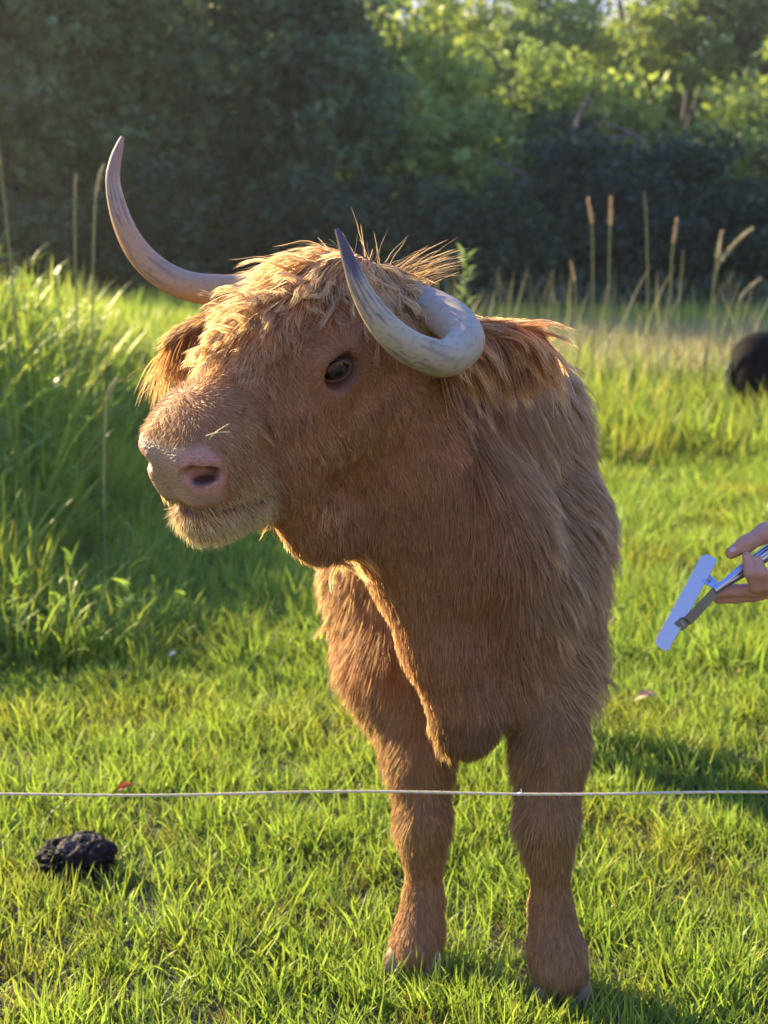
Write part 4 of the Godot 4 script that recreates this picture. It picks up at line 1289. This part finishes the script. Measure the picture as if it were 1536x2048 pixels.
func groomer() -> void:
	var steel := mat(Color(0.42, 0.43, 0.44), 0.3)
	steel.metallic = 0.92
	steel.vertex_color_use_as_albedo = false
	var dark := mat(Color(0.16, 0.16, 0.17), 0.5)
	dark.metallic = 0.6
	dark.vertex_color_use_as_albedo = false
	var a := at(1419, 1120, GZ); var b := at(1327, 1290, GZ)
	var o := a.lerp(b, 0.5)
	var g := base("shedding_blade", o)
	tag(g, "silver metal shedding blade with toothed edge and fluted handle, held out beside the cow", "grooming tool")
	var ex := (a - b).normalized()
	var facing := (Vector3(-0.46, 0.37, 0.80)).normalized()
	var ey := facing.cross(ex).normalized()
	facing = ex.cross(ey)
	var hl2 := (a - b).length() * 0.5 + 0.006
	var hw := 0.0105
	var outline := PackedVector2Array()
	for c in [[1, 1], [-1, 1], [-1, -1], [1, -1]]:
		for k in 4:
			var an: float = [0.0, PI / 2, PI, PI * 1.5][[[1, 1], [-1, 1], [-1, -1], [1, -1]].find(c)] + PI / 2 * k / 3.0
			outline.append(Vector2(c[0] * (hl2 - 0.005) + cos(an) * 0.005, c[1] * (hw - 0.005) + sin(an) * 0.005))
	put("blade", slab(outline, o, ex, ey, 0.0013), steel, g)
	# toothed strip along the left edge
	var left := ey if ey.x < 0 else -ey
	var strip := PackedVector2Array()
	var n := 36
	var sgn := 1.0 if left == ey else -1.0
	strip.append(Vector2(-hl2 + 0.005, sgn * (hw - 0.001)))
	for i in n:
		var x0 := lerpf(-hl2 + 0.005, hl2 - 0.005, float(i) / n)
		var x1 := lerpf(-hl2 + 0.005, hl2 - 0.005, (i + 0.5) / n)
		strip.append(Vector2(x0, sgn * (hw + 0.0008)))
		strip.append(Vector2(x1, sgn * (hw + 0.0062)))
	strip.append(Vector2(hl2 - 0.005, sgn * (hw + 0.0008)))
	strip.append(Vector2(hl2 - 0.005, sgn * (hw - 0.001)))
	put("teeth", slab(strip, o - facing * 0.0014, ex, ey, 0.001), steel, g)
	# forked bracket: two flat arms from the screws to the handle's neck
	var fc := Vector3(0.25, 0.02, 0.97).normalized()
	var neck := at(1424, 1172, GZ) + fc * 0.018
	for pair in [[Vector2(1412, 1158), 0.010, 0.013], [Vector2(1360, 1246), 0.011, 0.015]]:
		var s: Vector3 = at(pair[0].x, pair[0].y, GZ) + fc * 0.006
		var d := (neck - s)
		var lift := s + fc * 0.006 + d * 0.12
		var wv := d.cross(fc).normalized()
		var st := SurfaceTool.new()
		st.begin(Mesh.PRIMITIVE_TRIANGLES)
		st.set_smooth_group(-1)
		var pts := [s - d.normalized() * 0.007, s + d.normalized() * 0.006, lift, s.lerp(neck, 0.55) + fc * 0.004, neck]
		var th := fc * 0.0011
		for i in pts.size() - 1:
			var w0: Vector3 = wv * lerpf(pair[2], pair[1], i / 4.0) * 0.6
			var w1: Vector3 = wv * lerpf(pair[2], pair[1], (i + 1) / 4.0) * 0.6
			var p0: Vector3 = pts[i]; var p1: Vector3 = pts[i + 1]
			for q in [[p0 + w0 + th, p0 - w0 + th, p1 + w1 + th, p1 - w1 + th], [p0 + w0 - th, p0 - w0 - th, p1 + w1 - th, p1 - w1 - th], [p0 + w0 + th, p0 + w0 - th, p1 + w1 + th, p1 + w1 - th], [p0 - w0 + th, p0 - w0 - th, p1 - w1 + th, p1 - w1 - th]]:
				for w in [q[0], q[1], q[2], q[2], q[1], q[3]]: st.add_vertex(w)
		st.generate_normals()
		put("bracket_arm", st.commit(), steel, g)
		var sc := CylinderMesh.new()
		sc.top_radius = 0.0026; sc.bottom_radius = 0.0032; sc.height = 0.004; sc.radial_segments = 14
		var so := put("screw", sc, steel, g)
		so.transform = Transform3D(Basis(wv, fc, wv.cross(fc)), s + fc * 0.004 - g.position)
	# fluted handle
	var hv2 := PackedVector3Array(); var idx := PackedInt32Array()
	var tail := at(1640, 1030, 2.03)
	var hd := (tail - neck).normalized()
	var hu := hd.cross(Vector3(0, 0, 1)).normalized()
	var hs := hd.cross(hu)
	for i in 41:
		var t := i / 40.0
		var r := 0.0058 + 0.0035 * smooth(0.05, 0.35, t) + 0.0012 * sin(t * PI)
		for j in 48:
			var an := TAU * j / 48.0
			var rr := r * (1.0 - 0.13 * pow(absf(cos(an * 4.0)), 6.0) * smooth(0.08, 0.2, t))
			hv2.append(neck - hd * 0.006 + (tail - neck) * t + (hu * cos(an) + hs * sin(an) * 0.75) * rr)
	for i in 40:
		for j in 48:
			var p := i * 48 + j
			var q := i * 48 + (j + 1) % 48
			idx.append_array([p, p + 48, q, q, p + 48, q + 48])
	var st2 := SurfaceTool.new()
	st2.begin(Mesh.PRIMITIVE_TRIANGLES)
	for i in idx: st2.add_vertex(hv2[i])
	st2.index()
	st2.generate_normals()
	put("handle", st2.commit(), steel, g)

func person() -> void:
	clear_field()
	var F := func(x: float, y: float, dz: float) -> Vector3: return at(x, y, GZ + dz)
	# thumb along the top
	cap(F.call(1590, 1058, -0.012), 0.017, F.call(1530, 1066, -0.014), 0.0145, 0.012)
	cap(F.call(1530, 1066, -0.014), 0.0135, F.call(1492, 1088, -0.014), 0.0118, 0.006)
	cap(F.call(1492, 1088, -0.014), 0.0118, F.call(1462, 1106, -0.012), 0.0088, 0.006)
	# forefinger stretched under the handle
	cap(F.call(1575, 1160, 0.012), 0.013, F.call(1510, 1180, 0.004), 0.0105, 0.01)
	cap(F.call(1510, 1180, 0.004), 0.0102, F.call(1466, 1181, 0.0), 0.0090, 0.005)
	cap(F.call(1466, 1181, 0.0), 0.0090, F.call(1428, 1187, -0.002), 0.0072, 0.005)
	# second finger below it
	cap(F.call(1575, 1172, 0.03), 0.012, F.call(1505, 1192, 0.026), 0.009, 0.008)
	cap(F.call(1505, 1192, 0.026), 0.0085, F.call(1470, 1196, 0.02), 0.0078, 0.004)
	cap(F.call(1470, 1196, 0.02), 0.0078, F.call(1436, 1199, 0.014), 0.0066, 0.004)
	# third and fourth fingers curled up round the handle
	cap(F.call(1580, 1150, 0.012), 0.013, F.call(1512, 1172, -0.016), 0.010, 0.008)
	cap(F.call(1512, 1172, -0.016), 0.0095, F.call(1500, 1145, -0.032), 0.0085, 0.004)
	cap(F.call(1500, 1145, -0.032), 0.0085, F.call(1493, 1112, -0.029), 0.0068, 0.004)
	cap(F.call(1590, 1140, 0.0), 0.013, F.call(1533, 1168, -0.020), 0.010, 0.008)
	cap(F.call(1533, 1168, -0.020), 0.0095, F.call(1524, 1146, -0.035), 0.0085, 0.004)
	cap(F.call(1524, 1146, -0.035), 0.0085, F.call(1514, 1120, -0.031), 0.0070, 0.004)
	# palm, wrist, forearm
	cap(F.call(1600, 1080, 0.012), 0.024, F.call(1600, 1150, 0.016), 0.024, 0.02)
	cap(F.call(1610, 1110, 0.014), 0.034, F.call(1690, 1120, 0.014), 0.029, 0.02)
	cap(F.call(1690, 1120, 0.014), 0.029, F.call(1980, 1180, 0.03), 0.042, 0.02)
	var m: Array = nets(F.call(1400, 1260, 0) + Vector3(0, -0.02, -0.09), F.call(1985, 1000, 0) + Vector3(0.02, 0.03, 0.10), 0.003, func(_p): return true)
	var c := PackedColorArray()
	for i in m[0].size():
		var p: Vector3 = m[0][i]
		var t := 1.0 + 0.12 * noise.get_noise_3d(p.x * 120.0, p.y * 120.0, p.z * 120.0)
		c.append(Color(0.46 * t, 0.235 * t, 0.145 * t))
	var skin := mat(Color.WHITE, 0.5, 0.0, 0.4)
	skin.subsurf_scatter_enabled = true
	skin.subsurf_scatter_strength = 0.15
	var g := base("person", F.call(1990, 1180, 0.03))
	tag(g, "bare hand reaching in from the right edge, fingers closed round a metal handle", "person")
	put("hand", tri_mesh(m[0], c, m[2], m[1]), skin, g)
	var nm := SphereMesh.new()
	nm.radius = 0.5; nm.height = 1.0; nm.radial_segments = 16; nm.rings = 8
	for nl in [[1466, 1099, -0.0205, 1.0], [1437, 1184, -0.0065, -0.35]]:
		var no := put("nail", nm, mat(Color(0.56, 0.34, 0.25), 0.3), g)
		var dir: Vector3 = (F.call(1458, 1108, 0) - F.call(1492, 1088, 0)).normalized() if nl[3] > 0.0 else (F.call(1428, 1187, 0) - F.call(1466, 1181, 0)).normalized()
		var out := (Vector3(0, nl[3], 0.9)).normalized()
		var sd := dir.cross(out).normalized()
		no.transform = Transform3D(Basis(dir * 0.011, sd.cross(dir) * 0.003, sd * 0.009), F.call(nl[0], nl[1], nl[2]) - g.position)
	var e0: Vector3 = F.call(1930, 1170, 0.028)
	var e1: Vector3 = F.call(2150, 1215, 0.05)
	var e2: Vector3 = e1 + Vector3(0.12, 0.24, 0.10)
	put("sleeve", sweep([Vector4(e0.x, e0.y, e0.z, 0.050), Vector4(e1.x, e1.y, e1.z, 0.058), Vector4(e1.x + 0.05, e1.y + 0.06, e1.z + 0.02, 0.062), Vector4(e2.x, e2.y, e2.z, 0.068)], 24, 20, func(_t, _a, _p): return Color(0.10, 0.13, 0.2)), mat(Color.WHITE, 0.9), g)

func on_ground(px: float, py: float) -> Vector3:
	var r := cam_f + Vector3.RIGHT * ((px - 768.0) / FPX) + cam_u * ((1024.0 - py) / FPX)
	var p := EYE + r * (EYE.y / -r.y)
	p.y = hgt(p.x, p.z)
	return p

func dung() -> void:
	var o := on_ground(145, 1752)
	clear_field()
	ell(o + Vector3(0.0, 0.012, 0), Vector3.RIGHT, Vector3.UP, Vector3(0.095, 0.035, 0.08), 0.02)
	ell(o + Vector3(0.02, 0.042, -0.01), Vector3(1, 0.1, 0), Vector3.UP, Vector3(0.075, 0.026, 0.06), 0.006)
	ell(o + Vector3(-0.025, 0.060, 0.0), Vector3(1, 0.25, 0), Vector3.UP, Vector3(0.05, 0.014, 0.045), 0.005)
	ell(o + Vector3(0.035, 0.066, -0.02), Vector3(1, -0.2, 0.2), Vector3.UP, Vector3(0.045, 0.014, 0.04), 0.005)
	for k in 34:
		var an := rng.randf() * TAU
		var r := rng.randf_range(0.3, 1.0)
		var p := o + Vector3(cos(an) * 0.085 * r, 0.078 - 0.06 * r * r * rng.randf_range(0.6, 1.0), sin(an) * 0.07 * r)
		ell(p, Vector3(-sin(an), rng.randf_range(-0.2, 0.2), cos(an)), Vector3.UP, Vector3(rng.randf_range(0.012, 0.03), rng.randf_range(0.005, 0.010), rng.randf_range(0.008, 0.014)), 0.004)
	var m: Array = nets(o + Vector3(-0.13, -0.04, -0.11), o + Vector3(0.13, 0.11, 0.11), 0.0032, func(_p): return true)
	var c := PackedColorArray()
	for p in m[0]:
		var t := smooth(-0.1, 0.5, noise.get_noise_3d(p.x * 45.0, p.y * 45.0, p.z * 45.0))
		c.append(Color(0.009, 0.008, 0.008).lerp(Color(0.11, 0.10, 0.085), t * smooth(0.05, 0.09, p.y - o.y)))
	var vv: PackedVector3Array = m[0]
	for i in vv.size():
		var p := vv[i]
		var r := absf(noise.get_noise_3d(p.x * 15.0, p.y * 60.0, p.z * 15.0)) * -0.020 + noise2.get_noise_3d(p.x * 90.0, p.y * 90.0, p.z * 90.0) * 0.002
		vv[i] = p + m[1][i] * (r + 0.006)
	var n2 := PackedVector3Array(); n2.resize(vv.size())
	for t in range(0, m[2].size(), 3):
		var fn: Vector3 = (vv[m[2][t + 2]] - vv[m[2][t]]).cross(vv[m[2][t + 1]] - vv[m[2][t]])
		for q in 3: n2[m[2][t + q]] += fn
	for i in n2.size(): n2[i] = n2[i].normalized()
	var d := put("cow_pat", tri_mesh(vv, c, m[2], n2), mat(Color.WHITE, 0.75, 0.0, 0.25))
	tag(d, "crusted black cow pat lying in the grass at the lower left", "dung")

func litter() -> void:
	var m := mat(Color.WHITE, 0.6, 0.7)
	# wisps of straw on the nose
	var s := base("straw_wisp", hl(0.205, 0.055, 0.045))
	tag(s, "two thin dry straws lying across the cow's nose", "straw")
	for e in [[Vector2(418, 878), Vector2(458, 848)], [Vector2(412, 872), Vector2(460, 864)]]:
		var a := at(e[0].x, e[0].y, 1.915); var b := at(e[1].x, e[1].y, 1.90)
		var q := a.lerp(b, 0.5) + Vector3(0, 0.002, 0.002)
		put("straw", sweep([Vector4(a.x, a.y, a.z, 0.0010), Vector4(q.x, q.y, q.z, 0.0009), Vector4(b.x, b.y, b.z, 0.0005)], 8, 6, func(_t, _a, _p): return Color(0.66, 0.55, 0.28)), m, s)
	# fallen leaves and dry bits
	var bits := [
		[250, 1618, 0.022, Color(0.36, 0.08, 0.02), 0.6, "small rust red dead leaf in the grass above the cow pat", 0.06],
		[345, 1338, 0.016, Color(0.6, 0.58, 0.5), 1.1, "pale dry leaf tip standing in the shaded turf left of the cow", 0.05],
		[190, 1058, 0.020, Color(0.62, 0.6, 0.52), 2.0, "whitish dry leaf in the grass at the foot of the left bank", 0.16],
		[1290, 1428, 0.034, Color(0.4, 0.27, 0.16), 0.1, "curled brown dead leaf in the turf right of the cow's foreleg", 0.06],
		[445, 1122, 0.012, Color(0.66, 0.66, 0.6), 0.8, "tiny pale fleck in the grass below the cow's chin", 0.08],
	]
	for b in bits:
		var o := on_ground(b[0], b[1]) + Vector3(0, b[6], 0)
		var v := PackedVector3Array(); var c := PackedColorArray(); var idx := PackedInt32Array()
		var l: float = b[2]
		for i in 9:
			var t := i / 8.0
			var w := l * 0.42 * sin(PI * clampf(t * 0.94 + 0.05, 0, 1))
			for j in 3:
				var u := j - 1.0
				v.append(Vector3((t - 0.5) * l * 2.0, l * 0.5 * sin(t * PI) + absf(u) * w * 0.5, u * w))
				var k := rng.randf_range(0.8, 1.2)
				c.append(Color(b[3].r * k, b[3].g * k, b[3].b * k))
		for i in 8:
			for j in 2:
				var p := i * 3 + j
				idx.append_array([p, p + 3, p + 1, p + 1, p + 3, p + 4])
		var lf := put("dead_leaf", tri_mesh(v, c, idx), m)
		lf.transform = Transform3D(Basis(Vector3.UP, b[4]) * Basis(Vector3.RIGHT, 0.7) * Basis(Vector3.BACK, 0.4), o)
		tag(lf, b[5], "leaf")
